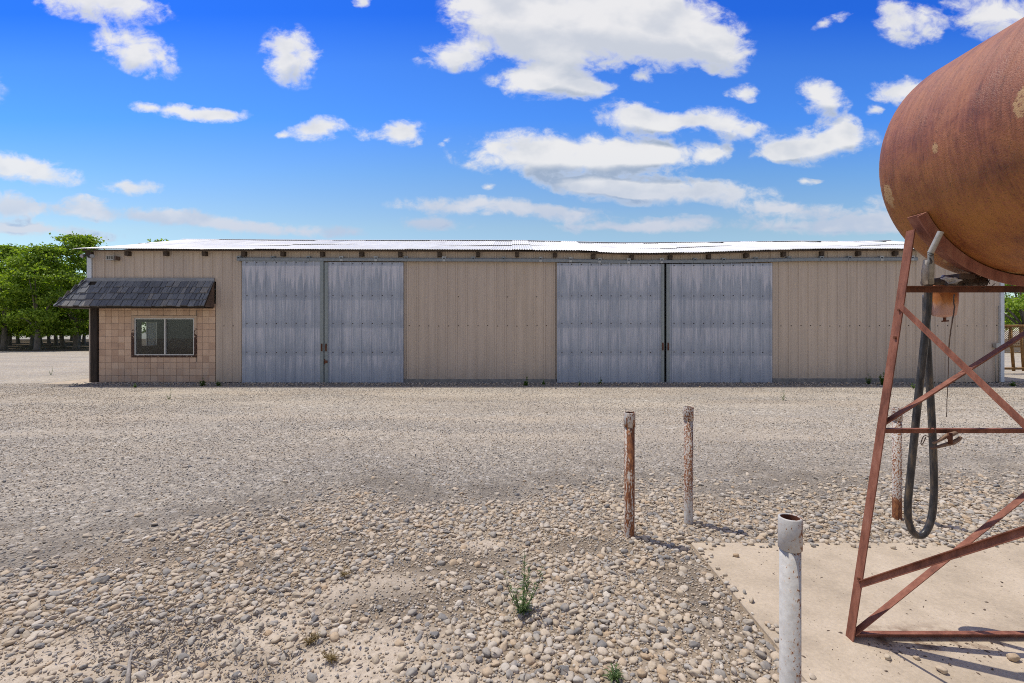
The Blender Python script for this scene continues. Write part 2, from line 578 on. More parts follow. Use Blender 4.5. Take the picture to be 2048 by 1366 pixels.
def mat_stone():
    m, b = material('river_stone')
    t = b.attr('tint')
    p = b.pos()
    col = b.ramp(t, [(0, (.13, .135, .145)), (.05, (.21, .21, .215)), (.2, (.36, .335, .30)), (.34, (.49, .41, .315)), (.5, (.56, .46, .34)), (.6, (.47, .33, .20)), (.68, (.60, .49, .37)),
                     (.84, (.58, .50, .41)), (.93, (.42, .395, .36)), (1, (.68, .61, .52))])
    n = b.noise(p, 120, 4, .7)
    col = b.mix(1.0, col, b.ramp(n, [(.25, .72), (.75, 1.12)]), 'MULTIPLY')
    # dust settles on top and in the lee of the stones
    dustn = b.step(b.noise(p, 18, 4), .42, .7)
    col = b.mix(b.math('MULTIPLY_ADD', dustn, .45, .14), col, (.50, .42, .325))
    b.out(b.bsdf(col, .82, normal=b.bump(n, .25, .004), spec=.25))
    return m


def mat_plain(name, stops, scale=20, rough=.8, metal=0.0, bump=.2, bd=.003, detail=5, stretch=(1, 1, 1), spec=.4):
    m, b = material(name)
    p = b.map(b.pos(), scale=stretch)
    n = b.noise(p, scale, detail, .65)
    b.out(b.bsdf(b.ramp(n, stops), rough, metal, b.bump(n, bump, bd), spec))
    return m


def mat_siding():
    m, b = material('tan_siding')
    p = b.pos()
    x, y, z = b.sep(p)
    n = b.noise(b.map(p, scale=(1, 1, .12)), 3.2, 6, .65)
    n2 = b.noise(b.map(p, scale=(1, 1, .05)), 22, 4, .6)
    panel = b.sep(b.n('ShaderNodeTexWhiteNoise', noise_dimensions='1D').outputs[1])
    wn = b.n('ShaderNodeTexWhiteNoise', noise_dimensions='1D')
    b.put(wn.inputs['W'], b.math('FLOOR', b.math('DIVIDE', x, .915)))
    col = b.ramp(n, [(.25, (.50, .41, .33)), (.6, (.575, .472, .382)), (.85, (.63, .525, .435))])
    col = b.mix(1.0, col, b.ramp(wn.outputs['Value'], [(0, (.93, .93, .94)), (1, (1.04, 1.03, 1.0))]), 'MULTIPLY')
    col = b.mix(1.0, col, b.ramp(n2, [(.3, .92), (.7, 1.04)]), 'MULTIPLY')
    # mud splash at the foot
    spl = b.math('MULTIPLY', b.step(z, .55, .02), b.step(b.noise(p, 6, 5, .7), .35, .75))
    col = b.mix(b.math('MULTIPLY', spl, .5), col, (.33, .26, .19))
    b.out(b.bsdf(col, .55, 0.0, b.bump(n2, .12, .003), .35))
    return m


def mat_galv():
    """weathered galvanised door sheet: white oxide runs below the head and between the girts"""
    m, b = material('galvanised_door')
    p = b.pos()
    x, y, z = b.sep(p)
    rnd = b.n('ShaderNodeObjectInfo').outputs['Random']
    p = b.comb(b.math('MULTIPLY_ADD', rnd, 37.0, x), y, z)
    col0 = b.noise(b.map(p, scale=(1, 1, .25)), 2.2, 5, .6)
    base = b.ramp(col0, [(.3, (.31, .345, .405)), (.7, (.42, .45, .505))])
    runs = b.noise(b.map(p, scale=(9, 9, .55)), 1.5, 6, .7, .2)
    fine = b.noise(b.map(p, scale=(34, 34, .6)), 1.2, 4, .7)
    ragged = b.math('MULTIPLY', b.math('SUBTRACT', b.noise(b.map(p, scale=(16, 16, 1.2)), 1.0, 4, .6), .5), 1.5)
    zr = b.math('ADD', z, ragged)
    # white oxide under the door head, ending in broad drips
    lobes_ = b.noise(b.map(p, scale=(7, 7, .25)), 1.6, 3, .55)
    drip = b.math('ADD', z, b.math('MULTIPLY', b.math('SUBTRACT', lobes_, .5), 2.6))
    top = b.math('MULTIPLY', b.step(drip, 3.0, 3.36), b.step(z, 3.66, 3.60))
    # the same, fainter, below each of three girt lines
    bands = None
    for z0, L in ((2.58, .70), (1.72, .72), (.86, .5)):
        dz_ = b.math('ADD', z, b.math('MULTIPLY', b.math('SUBTRACT', lobes_, .5), 1.6))
        bb = b.math('MULTIPLY', b.step(dz_, z0 - L, z0 - .45 * L), b.step(z, z0 + .03, z0 - .05))
        bands = bb if bands is None else b.math('MAXIMUM', bands, bb)
    runm = b.step(b.math('ADD', b.math('MULTIPLY', runs, .8), b.math('MULTIPLY', fine, .25)), .42, .66)
    topm = b.math('MULTIPLY', top, b.step(b.math('ADD', runs, b.math('MULTIPLY', fine, .2)), .38, .68, .35, 1.0))
    ox = b.math('MAXIMUM', topm, b.math('MULTIPLY', bands, b.math('MULTIPLY', runm, .85)))
    ox = b.math('MAXIMUM', ox, b.math('MULTIPLY', runm, .22))
    col = b.mix(b.math('MULTIPLY', ox, .68), base, (.68, .655, .69))
    # dirt line where the girts sit behind
    girt = None
    for z0 in (2.72, 1.83, .95):
        q = b.math('MULTIPLY', b.step(z, z0 - .16, z0 - .04), b.step(z, z0 + .16, z0 + .04))
        girt = q if girt is None else b.math('MAXIMUM', girt, q)
    girt = b.math('MULTIPLY', girt, b.step(b.noise(p, 5, 5, .7), .3, .7))
    col = b.mix(b.math('MULTIPLY', girt, .28), col, (.20, .21, .25))
    col = b.mix(b.math('MULTIPLY', b.step(fine, .5, .85), .25), col, (.22, .25, .30))
    b.out(b.bsdf(col, .62, .12, b.bump(fine, .1, .002), .35))
    return m


def mat_galv_plain(name, c0, c1, rough=.55, metal=.2):
    return mat_plain(name, [(.3, c0), (.7, c1)], 14, rough, metal, .08, .002)


def mat_roof():
    m, b = material('corrugated_roof')
    p = b.pos()
    x, y, z = b.sep(p)
    wn = b.n('ShaderNodeTexWhiteNoise', noise_dimensions='2D')
    cell = b.comb(b.math('FLOOR', b.math('DIVIDE', x, .66)), b.math('FLOOR', b.math('DIVIDE', y, 2.4)), 0.0)
    b.put(wn.inputs['Vector'], cell)
    sheet = b.ramp(wn.outputs['Value'], [(0, (.70, .71, .72)), (.12, (.78, .78, .78)), (1, (.85, .85, .84))])
    n = b.noise(b.map(p, scale=(2, .4, 1)), 2.0, 5, .65)
    col = b.mix(1.0, sheet, b.ramp(n, [(.25, (.84, .83, .82)), (.6, (1.0, 1.0, 1.0))]), 'MULTIPLY')
    rust = b.step(b.noise(b.map(p, scale=(1.2, .5, 1)), 1.1, 6, .7), .58, .70)
    col = b.mix(b.math('MULTIPLY', rust, .35), col, (.42, .36, .30))
    b.out(b.bsdf(col, .5, .1, None, .4))
    return m


def mat_block():
    m, b = material('split_block')
    r = b.island()
    p = b.pos()
    n = b.noise(p, 5, 6, .7)
    n2 = b.noise(p, 60, 4, .7)
    col = b.ramp(r, [(0, (.56, .375, .26)), (.5, (.66, .455, .315)), (1, (.74, .53, .375))])
    col = b.mix(1.0, col, b.ramp(n, [(.25, (.80, .80, .82)), (.7, (1.06, 1.05, 1.03))]), 'MULTIPLY')
    x, y, z = b.sep(p)
    damp = b.math('MULTIPLY', b.step(z, 1.0, .05), b.step(n, .35, .65))
    col = b.mix(b.math('MULTIPLY', damp, .5), col, (.36, .31, .27))
    b.out(b.bsdf(col, .9, 0, b.bump(n2, .35, .006), .2))
    return m


def mat_shake():
    m, b = material('weathered_shake')
    r = b.island()
    p = b.pos()
    grain = b.noise(b.map(p, scale=(18, 3, 3)), 3.0, 5, .7)
    col = b.ramp(r, [(0, (.12, .125, .145)), (.5, (.17, .18, .20)), (.85, (.215, .22, .235)), (1, (.28, .26, .24))])
    col = b.mix(1.0, col, b.ramp(grain, [(.3, .55), (.7, 1.25)]), 'MULTIPLY')
    b.out(b.bsdf(col, .85, 0, b.bump(grain, .5, .006), .25))
    return m


def tank_hit(px, py):
    dx_, dz_ = (px - 1024) / F, (660 - py) / F
    y = .8
    while y < 2.8:
        r2 = (dx_ * y - 2.66) ** 2 + (CAM_Z + dz_ * y - 2.54) ** 2
        if r2 / .62 ** 2 + (max(0, y - 2.56) / .2) ** 2 < 1:
            break
        y += .002
    return (dx_ * y, y, CAM_Z + dz_ * y)


FLAKES = [(tank_hit(1778, 392), .030, .085), (tank_hit(1871, 296), .016, .03), (tank_hit(2042, 205), .03, .06), (tank_hit(1990, 560 - 12), .10, .012), (tank_hit(1905, 520), .05, .010)]


def mat_rust_tank():
    m, b = material('rusted_tank')
    p = b.pos()
    x, y, z = b.sep(p)
    # streaks run round the shell, downwards
    n = b.noise(b.map(p, scale=(1, 1.6, 1)), 3.5, 7, .68, .3)
    st = b.noise(b.map(p, scale=(2.6, 24, 2.6)), 1.6, 5, .65)
    gr = b.noise(p, 85, 4, .75)
    big = b.noise(p, 1.3, 3, .5)
    st2 = b.noise(b.map(p, scale=(5, 46, 5)), 1.7, 4, .7)
    f = b.math('ADD', b.math('MULTIPLY', n, .46), b.math('MULTIPLY', st, .20))
    f = b.math('ADD', f, b.math('MULTIPLY', st2, .34))
    col = b.ramp(f, [(.34, (.095, .028, .012)), (.45, (.225, .068, .027)), (.55, (.335, .112, .046)), (.68, (.46, .19, .08))])
    # ochre rust lower down on the belly
    och = b.math('MULTIPLY', b.step(b.math('ADD', z, b.math('MULTIPLY', big, .5)), 2.85, 2.45), b.step(b.math('ADD', b.math('MULTIPLY', gr, .6), b.math('MULTIPLY', n, .4)), .40, .60))
    col = b.mix(b.math('MULTIPLY', och, .75), col, (.44, .19, .032))
    # old red oxide paint, duller, on the upper half
    old = b.math('MULTIPLY', b.step(b.math('ADD', z, b.math('MULTIPLY', n, .4)), 2.72, 2.95), b.step(st, .3, .6))
    col = b.mix(b.math('MULTIPLY', old, .45), col, (.32, .125, .08))
    speck = b.step(gr, .54, .68)
    col = b.mix(b.math('MULTIPLY', speck, .65), col, (.07, .027, .015))
    # last flakes of cream paint, where they are left on the shell
    warp = b.math('MULTIPLY', b.math('SUBTRACT', b.noise(p, 17, 7, .78), .5), 1.5)
    for (q, rx, rz) in FLAKES:
        dq = b.n('ShaderNodeVectorMath', operation='SUBTRACT')
        b.put(dq.inputs[0], p)
        dq.inputs[1].default_value = q
        ds = b.n('ShaderNodeVectorMath', operation='MULTIPLY')
        b.put(ds.inputs[0], dq.outputs[0])
        ds.inputs[1].default_value = (.6 / rx, 1 / rx, 1 / rz)
        ln = b.n('ShaderNodeVectorMath', operation='LENGTH')
        b.put(ln.inputs[0], ds.outputs[0])
        fl = b.math('MULTIPLY', b.step(b.math('ADD', ln.outputs['Value'], b.math('MULTIPLY', warp, 1.7)), 1.0, .75), b.step(gr, .62, .5))
        col = b.mix(b.math('MULTIPLY', fl, .7), col, (.58, .38, .17))
    scab = b.math('MULTIPLY', b.step(b.noise(p, 2.2, 4), .5, .62), b.noise(p, 150, 3, .7))
    h = b.math('ADD', b.math('MULTIPLY', gr, .5), b.math('MULTIPLY', scab, 1.3))
    b.out(b.bsdf(col, b.step(n, .3, .7, .42, .62), 0, b.bump(h, .45, .007), .5))
    return m


def mat_rust_steel(name='rusted_steel', c=((.10, .034, .020), (.25, .092, .055), (.36, .16, .105))):
    m, b = material(name)
    p = b.pos()
    n = b.noise(b.map(p, scale=(1, 1, .35)), 16, 6, .7)
    g = b.noise(p, 120, 4, .7)
    col = b.ramp(n, [(.28, c[0]), (.52, c[1]), (.75, c[2])])
    col = b.mix(b.step(g, .58, .72, 0, .5), col, (.06, .025, .02))
    b.out(b.bsdf(col, .72, 0, b.bump(g, .3, .003), .35))
    return m


def mat_post(name, A, B, bias, spot, foot=0.0, ctr=(0, 0), side=0.0, mid=.2):
    """white paint on pipe, rusting: A weighs the long runs, B the speckle, bias sets how much shows"""
    m, b = material(name)
    p = b.obj()
    x, y, z = b.sep(p)
    runs = b.noise(b.map(p, loc=ctr + (0,), scale=(1, 1, .14)), 26, 6, .7)
    spots = b.noise(b.map(p, loc=ctr + (0,), scale=(1, 1, .7)), spot, 4, .7)
    midm = b.math('MULTIPLY', b.step(z, .05, .45), b.step(z, .90, .80, .45, 1.0))
    s = b.math('ADD', b.math('MULTIPLY', b.math('SUBTRACT', runs, .5), A), b.math('MULTIPLY', b.math('SUBTRACT', spots, .5), B))
    s = b.math('ADD', s, b.math('MULTIPLY', midm, mid))
    s = b.math('ADD', s, b.math('MULTIPLY', b.step(z, .22, .08), foot))
    s = b.math('ADD', s, b.math('MULTIPLY', x, side))
    s = b.math('ADD', s, bias)
    k = b.step(s, 0.0, .09)
    paint = b.ramp(b.noise(p, 40, 5, .7), [(.3, (.41, .385, .355)), (.7, (.57, .55, .52))])
    halo = b.step(s, -.22, .05)
    paint = b.mix(b.math('MULTIPLY', halo, .5), paint, (.56, .36, .21))
    rcol = b.ramp(b.noise(b.map(p, scale=(1, 1, .4)), 60, 5, .7), [(.3, (.055, .022, .014)), (.5, (.19, .068, .028)), (.7, (.38, .16, .06))])
    col = b.mix(k, paint, rcol)
    b.out(b.bsdf(col, b.step(k, 0, 1, .5, .8), 0, b.bump(b.math('ADD', spots, k), .35, .002), .4))
    return m


def mat_leaf(name, c0, c1, c2):
    m, b = material(name)
    r = b.island()
    col = b.ramp(r, [(0, c0), (.55, c1), (1, c2)])
    d = b.bsdf(col, .5, 0, None, .35)
    t = b.n('ShaderNodeBsdfTranslucent')
    b.put(t.inputs['Color'], b.mix(1.0, col, (1.3, 1.35, .55), 'MULTIPLY'))
    mx = b.n('ShaderNodeMixShader')
    mx.inputs[0].default_value = .5
    b.nt.links.new(d, mx.inputs[1])
    b.nt.links.new(t.outputs[0], mx.inputs[2])
    b.out(mx.outputs[0])
    return m


def mat_glass():
    m, b = material('window_glass')
    tr = b.n('ShaderNodeBsdfTransparent')
    tr.inputs[0].default_value = (.72, .76, .76, 1)
    gl = b.n('ShaderNodeBsdfGlossy')
    gl.inputs['Roughness'].default_value = .03
    gl.inputs['Color'].default_value = (.9, .92, .95, 1)
    dn = b.n('ShaderNodeBsdfDiffuse')
    dn.inputs[0].default_value = (.45, .43, .40, 1)
    mx = b.n('ShaderNodeMixShader')
    lw = b.n('ShaderNodeLayerWeight')
    lw.inputs[0].default_value = .5
    b.put(mx.inputs[0], b.math('MULTIPLY_ADD', b.math('POWER', lw.outputs['Facing'], 4.0), .6, .035))
    b.nt.links.new(tr.outputs[0], mx.inputs[1])
    b.nt.links.new(gl.outputs[0], mx.inputs[2])
    m2 = b.n('ShaderNodeMixShader')       # dust on the pane
    m2.inputs[0].default_value = .022
    b.nt.links.new(mx.outputs[0], m2.inputs[1])
    b.nt.links.new(dn.outputs[0], m2.inputs[2])
    b.out(m2.outputs[0])
    return m


def mat_slab():
    m, b = material('dusty_concrete')
    p = b.pos()
    n = b.noise(p, 2.2, 6, .65)
    f = b.noise(p, 55, 5, .75)
    col = b.ramp(n, [(.28, (.385, .315, .235)), (.5, (.505, .415, .31)), (.75, (.60, .50, .385))])
    col = b.mix(1.0, col, b.ramp(f, [(.25, .78), (.7, 1.08)]), 'MULTIPLY')
    sp = b.vor(p, 42)
    k = b.math('MULTIPLY', b.step(sp.outputs['Distance'], .16, .08), b.step(b.sep(sp.outputs['Color'])[0], .7, .75))
    col = b.mix(b.math('MULTIPLY', k, .8), col, (.13, .10, .08))
    # grit and rust swept up against the bottom rail
    st = b.math('MULTIPLY', b.step(b.noise(p, 6, 6, .7), .44, .62), 1.0)
    x, y, z = b.sep(p)
    near = b.math('MULTIPLY', b.math('MULTIPLY', b.step(y, 2.32, 2.40), b.step(y, 2.62, 2.46)), b.math('MULTIPLY', b.step(x, 1.8, 1.95), b.step(x, 2.75, 2.3)))
    col = b.mix(b.math('MULTIPLY', b.math('MULTIPLY', st, near), .9), col, (.15, .085, .05))
    b.out(b.bsdf(col, .92, 0, b.bump(f, .3, .004), .2))
    return m


M_ground = mat_ground()
M_stone = mat_stone()
M_siding = mat_siding()
M_galv = mat_galv()
M_edge = mat_galv_plain('door_edge_trim', (.22, .25, .25), (.30, .33, .33))
M_track = mat_galv_plain('door_track_steel', (.19, .21, .22), (.29, .31, .32))
M_trim = mat_galv_plain('corner_trim_metal', (.56, .60, .66), (.68, .71, .75), .5, .1)
M_roof = mat_roof()
M_block = mat_block()
M_mortar = mat_plain('mortar', [(.3, (.20, .15, .115)), (.7, (.31, .235, .18))], 40)
M_shake = mat_shake()
M_timber = mat_plain('dark_timber', [(.3, (.012, .009, .007)), (.7, (.05, .035, .026))], 14, .85, stretch=(3, 3, .3), bump=.5, bd=.006)
M_rafter = mat_plain('rafter_timber', [(.3, (.035, .025, .018)), (.7, (.10, .07, .05))], 22, .85)
M_cheek = mat_plain('brown_plywood', [(.3, (.07, .045, .032)), (.7, (.17, .115, .085))], 12, .85, stretch=(1, 1, .3))
M_flash = mat_plain('grey_board', [(.3, (.19, .20, .22)), (.7, (.30, .31, .33))], 12, .8, stretch=(.4, 1, 1))
M_conc = mat_plain('old_concrete', [(.3, (.16, .15, .14)), (.7, (.30, .28, .26))], 9, .9, bump=.4, bd=.006)
M_slab = mat_slab()
def mat_trim_peel():
    m, b = material('peeling_trim_paint')
    p = b.pos()
    x, y, z = b.sep(p)
    n = b.noise(p, 15, 6, .72)
    s_ = b.math('ADD', n, b.step(z, 2.02, 1.25, .10, -.16))
    k = b.step(s_, .42, .46)
    wood = b.ramp(b.noise(b.map(p, scale=(3, 3, .5)), 20, 4, .6), [(.3, (.03, .016, .012)), (.7, (.12, .06, .04))])
    col = b.mix(k, wood, b.ramp(b.noise(p, 6, 4), [(.3, (.48, .35, .25)), (.7, (.60, .45, .33))]))
    b.out(b.bsdf(col, .8, 0, b.bump(k, .4, .004), .3))
    return m


M_wtrim = mat_trim_peel()
M_alu = mat_plain('aluminium_sash', [(.3, (.52, .50, .47)), (.7, (.66, .64, .61))], 20, .45, .3)
M_glass = mat_glass()


def mat_blind():
    m, b = material('white_window_blind')
    d = b.bsdf((.75, .75, .72), .8)
    t = b.n('ShaderNodeBsdfTranslucent')
    t.inputs[0].default_value = (.75, .75, .70, 1)
    mx = b.n('ShaderNodeMixShader'); mx.inputs[0].default_value = .5
    b.nt.links.new(d, mx.inputs[1]); b.nt.links.new(t.outputs[0], mx.inputs[2])
    b.out(mx.outputs[0])
    return m


M_blind = mat_blind()
M_inner = mat_plain('office_wall_paint', [(.3, (.46, .45, .43)), (.7, (.56, .55, .52))], 3, .9)
M_idoor = mat_plain('white_interior_door', [(.3, (.70, .70, .68)), (.7, (.80, .80, .78))], 3, .6)
M_dark = mat_plain('shed_interior', [(.3, (.05, .045, .04)), (.7, (.10, .09, .08))], 3, .9)
M_carpet = mat_plain('office_floor', [(.3, (.10, .11, .14)), (.7, (.17, .18, .21))], 6, .95)
M_tank = mat_rust_tank()
M_steel = mat_rust_steel()
M_saddle = mat_rust_steel('saddle_steel', ((.15, .05, .03), (.29, .115, .075), (.40, .20, .12)))
M_rustbrown = mat_rust_steel('brown_rusted_bar', ((.06, .022, .012), (.15, .052, .025), (.24, .10, .05)))
M_hose = mat_plain('dusty_black_rubber', [(.35, (.02, .02, .022)), (.52, (.055, .052, .052)), (.68, (.16, .12, .08))], 40, .36, stretch=(1, 1, .25), bump=.15, bd=.002)
M_pipe = mat_plain('galvanised_pipe', [(.3, (.30, .28, .24)), (.7, (.50, .47, .41))], 30, .5, .3)
M_brass = mat_plain('grimy_valve_metal', [(.3, (.05, .035, .025)), (.7, (.17, .12, .085))], 40, .7, .3, .4)
M_rag = mat_plain('dirty_white_rag', [(.3, (.40, .37, .34)), (.7, (.66, .63, .60))], 40, .9, bump=.5)
M_wire = mat_plain('rusty_wire', [(.3, (.06, .04, .03)), (.7, (.16, .11, .08))], 40, .8)
M_plier = mat_plain('rusty_plier_steel', [(.3, (.13, .07, .045)), (.7, (.33, .22, .155))], 30, .7, .2, .3)
M_lamp = mat_plain('lamp_metal', [(.3, (.30, .30, .30)), (.7, (.50, .50, .49))], 30, .4, .4)
M_lens = mat_plain('lamp_lens', [(.3, (.28, .28, .28)), (.7, (.42, .42, .42))], 10, .15)
M_lampdark = mat_plain('lamp_bracket_dark', [(.3, (.04, .04, .04)), (.7, (.09, .085, .08))], 30, .5)
M_bark = mat_plain('walnut_bark', [(.3, (.10, .085, .07)), (.7, (.24, .205, .17))], 8, .9, stretch=(1, 1, .35), bump=.7, bd=.03)
M_leaf = mat_leaf('walnut_leaf', (.11, .185, .022), (.22, .33, .038), (.38, .48, .065))
M_weed = mat_leaf('weed_leaf', (.08, .13, .05), (.13, .20, .08), (.20, .27, .12))
M_dry = mat_leaf('dry_grass', (.16, .11, .05), (.28, .20, .10), (.38, .30, .16))
M_litter = mat_plain('grey_leaf_litter', [(.3, (.20, .17, .145)), (.55, (.38, .335, .29)), (.75, (.56, .51, .45))], 60, .9)
M_twig = mat_plain('dry_twig_bark', [(.3, (.20, .17, .145)), (.7, (.42, .38, .34))], 40, .9, bump=.4)
M_gate = mat_rust_steel('rusty_gate_pipe', ((.11, .055, .018), (.26, .14, .045), (.40, .24, .09)))


def mat_canister():
    m, b = material('rusty_filter_paint')
    p = b.pos()
    x, y, z = b.sep(p)
    n = b.noise(b.map(p, scale=(1, 1, .4)), 14, 6, .7)
    s = b.math('ADD', b.step(z, 1.72, 1.86), b.math('MULTIPLY', b.math('SUBTRACT', n, .5), 1.6))
    col = b.ramp(s, [(.15, (.62, .37, .29)), (.38, (.60, .31, .18)), (.6, (.54, .21, .06)), (.95, (.42, .13, .03))])
    b.out(b.bsdf(col, .55, 0, b.bump(n, .15, .003), .4))
    return m


M_filter = mat_canister()

# ------------------------------------------------------------------ ground sheet
SLAB = (1.37, 7.5, -2.0, 3.56)


def bound(X):
    return np.interp(X, [-8, -3.4, -2.75, -2.4, -1, 0, 1, 3, 5, 8], [2.6, 3.1, 3.75, 4.2, 4.3, 4.35, 4.55, 4.75, 5.0, 5.2])


def blob(x, y, cx, cy, rx, ry, rot=0.0):
    c, s = math.cos(rot), math.sin(rot)
    u = ((x - cx) * c + (y - cy) * s) / rx
    v = (-(x - cx) * s + (y - cy) * c) / ry
    return np.clip(1.35 - np.sqrt(u * u + v * v), 0, 1)


def zones(x, y):
    """dirt, sand and dark masks plus how thick the cobbles lie, from position on the ground"""
    n = fbm(x * 1.3, y * 1.3, 11, 4)
    n2 = fbm(x * 4.0, y * 4.0, 23, 4)
    near = 1 / (1 + np.exp((y - bound(x) + (n - .5) * 1.1 + (n2 - .5) * .7) * 5.5))
    sand = np.zeros_like(x)
    for c in ((-.75, 2.3, .45, .30, 0), (-1.35, 2.55, .38, .22, .3), (-2.35, 2.3, .55, .25, .2), (-.25, 3.55, .28, .12, 0), (-.95, 2.95, .45, .16, .2),
              (-1.6, 2.2, .4, .15, 0), (-3.6, 2.75, .7, .2, .3), (-.2, 2.05, .4, .25, 0), (.35, 1.85, .4, .2, 0)):
        sand = np.maximum(sand, blob(x, y, *c))
    sand = np.clip(sand * 1.2 + (n2 - .5) * 1.3 + .0, 0, 1) * near
    brown = np.zeros_like(x)
    for c in ((-2.75, 3.45, .6, .26, .25), (-.40, 3.3, .52, .24, .1), (1.15, 2.95, .20, .55, 0), (-.65, 2.8, .5, .2, 0), (.55, 3.55, .35, .15, 0), (-1.9, 3.25, .35, .14, .2), (-1.2, 3.6, .4, .13, 0)):
        brown = np.maximum(brown, blob(x, y, *c))
    dark = np.clip(brown + (n2 - .5) * .8, 0, 1) * near
    # a darker damp rim of fine stones just past the cobbles
    rim = np.exp(-((y - bound(x) - .55 + (n - .5) * 1.4) / .55) ** 2) * np.clip(n2 * 2.2 - .45, 0, 1)
    dark = np.maximum(dark, rim * .95)
    dirt = np.clip(near * 1.05, 0, 1)
    n3 = fbm(x * 2.6, y * 2.6, 57, 3)
    dens = near * (1 - .88 * np.clip(sand, 0, 1)) * (1 - .86 * np.clip(brown * 1.2 + (n2 - .5) * .6, 0, 1)) * np.clip(.22 + (n3 - .30) * 2.0 + .45 * n, .08, 1.0)
    return dirt, sand, dark, dens, near


def gz(x, y):
    """ground height"""
    x, y = np.asarray(x, float), np.asarray(y, float)
    fade = np.clip((34 - np.hypot(x, y)) / 8, 0, 1)
    h = (fbm(x * .5, y * .5, 3, 3) - .5) * .05 + (fbm(x * 3, y * 3, 5, 3) - .5) * .014
    nearshed = np.clip((13.2 - y) / 1.5, 0, 1)
    return h * fade * np.where(y > 0, nearshed, 1) - .004


def lines(segs):
    out = [segs[0][0]]
    for (a, c, s0, s1) in segs:
        t = a
        s = s0
        n = max(2, int(2 * (c - a) / (s0 + s1)))
        k = np.linspace(0, 1, n + 1)[1:]
        q = s1 / s0
        if abs(q - 1) < 1e-3:
            out += list(a + (c - a) * k)
        else:
            out += list(a + (c - a) * (q ** k - 1) / (q - 1))
    return np.array(out)


xl = lines([(-900, -60, 150, 12), (-60, -12, 10, .5), (-12, -4.5, .4, .1), (-4.5, 5.5, .05, .05), (5.5, 14, .1, .5), (14, 60, .6, 10), (60, 900, 12, 150)])
yl = lines([(-60, -3, 12, .6), (-3, 1.2, .5, .1), (1.2, 6.0, .045, .045), (6.0, 15, .05, .2), (15, 60, .3, 4), (60, 1500, 6, 250)])
GX, GY = np.meshgrid(xl, yl)
gxf, gyf = GX.ravel(), GY.ravel()
dirt, sand, dark, dens, near = zones(gxf, gyf)
Vg = np.stack([gxf, gyf, gz(gxf, gyf)], 1)
nx, ny = len(xl), len(yl)
idx = np.arange(nx * ny).reshape(ny, nx)
Fg = np.stack([idx[:-1, :-1].ravel(), idx[:-1, 1:].ravel(), idx[1:, 1:].ravel(), idx[1:, :-1].ravel()], 1)
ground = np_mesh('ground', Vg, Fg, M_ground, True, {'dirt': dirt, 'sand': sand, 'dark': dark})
tag(ground, 'gravel yard of grey and tan stones with dusty wheel tracks', 'ground', kind='structure')

mb = MB()
mb.box(SLAB[0], SLAB[1], SLAB[2], SLAB[3], -.12, .014, bev=.006)
slab = mb.build('concrete_slab', M_slab, origin=(2.6, 2, 0))
tag(slab, 'dusty tan concrete pad under the rusted tank stand', 'slab', kind='structure')
mb = MB()
mb.box(-14.2, -12.7, 14.05, 16.4, -.1, .012, bev=.008)
tag(mb.build('concrete_apron', M_slab, origin=(-13.4, 15, 0)), 'small pale concrete apron at the left corner of the shed', 'slab', kind='structure')


# ------------------------------------------------------------------ loose stones (nobody could count them)
def ico(level):
    import bmesh
    bm = bmesh.new()
    bmesh.ops.create_icosphere(bm, subdivisions=level, radius=1.0)
    V = np.array([v.co[:] for v in bm.verts]); Fc = np.array([[v.index for v in f.verts] for f in bm.faces])
    bm.free()
    return V, Fc


def stone_shapes(level, n, seed, rough=.16):
    V, Fc = ico(level)
    out = []
    for i in range(n):
        off = Vector((seed * 3.1 + i * 7.7, i * 2.3, seed))
        d = np.array([1 + rough * 2.2 * mnoise.noise(Vector(v) * 1.1 + off) + rough * .9 * mnoise.noise(Vector(v) * 2.4 + off) for v in V])
        W_ = V * d[:, None]
        # squarish pebbles
        W_ = np.sign(W_) * np.abs(W_) ** .88
        out.append(W_)
    return out, Fc


def scatter(name, X, Y, rad, level, seed, label, sink=.28, flat=(.38, .72), zbase=None, tpow=1.0):
    shapes, Fc = stone_shapes(level, 14, seed)
    r_ = np.random.default_rng(seed)
    n = len(X)
    nv = len(shapes[0])
    V = np.empty((n, nv, 3)); 
    which = r_.integers(0, len(shapes), n)
    ang = r_.uniform(0, 2 * math.pi, n)
    el = r_.uniform(.55, .95, n)
    fl = r_.uniform(flat[0], flat[1], n)
    sk = np.clip(sink + r_.normal(0, .10, n), .05, .75)
    tx, ty = r_.normal(0, .2, n), r_.normal(0, .2, n)
    Z = gz(X, Y) if zbase is None else zbase
    for s in range(len(shapes)):
        k = np.where(which == s)[0]
        if not len(k): continue
        P = shapes[s][None] * np.stack([rad[k], rad[k] * el[k], rad[k] * fl[k]], 1)[:, None, :]
        # tilt then turn
        x, y, z = P[..., 0], P[..., 1], P[..., 2]
        z2 = z + x * tx[k][:, None] + y * ty[k][:, None]
        c, sn = np.cos(ang[k])[:, None], np.sin(ang[k])[:, None]
        V[k, :, 0] = x * c - y * sn + X[k][:, None]
        V[k, :, 1] = x * sn + y * c + Y[k][:, None]
        V[k, :, 2] = z2 + (Z[k] + rad[k] * fl[k] * (1 - 2 * sk[k]))[:, None]
    Fa = (Fc[None] + (np.arange(n) * nv)[:, None, None]).reshape(-1, 3)
    tint = np.repeat(r_.random(n) ** tpow, nv)
    o = np_mesh(name, V.reshape(-1, 3), Fa, M_stone, True, {'tint': tint})
    return tag(o, label, 'gravel', kind='stuff')


POSTS = [(0.93, 3.70), (1.50, 3.96), (3.37, 4.07), (1.0, 1.68)]


def on_slab(x, y, m=0.0):
    return (x > SLAB[0] + m) & (x < SLAB[1]) & (y < SLAB[3] - m)


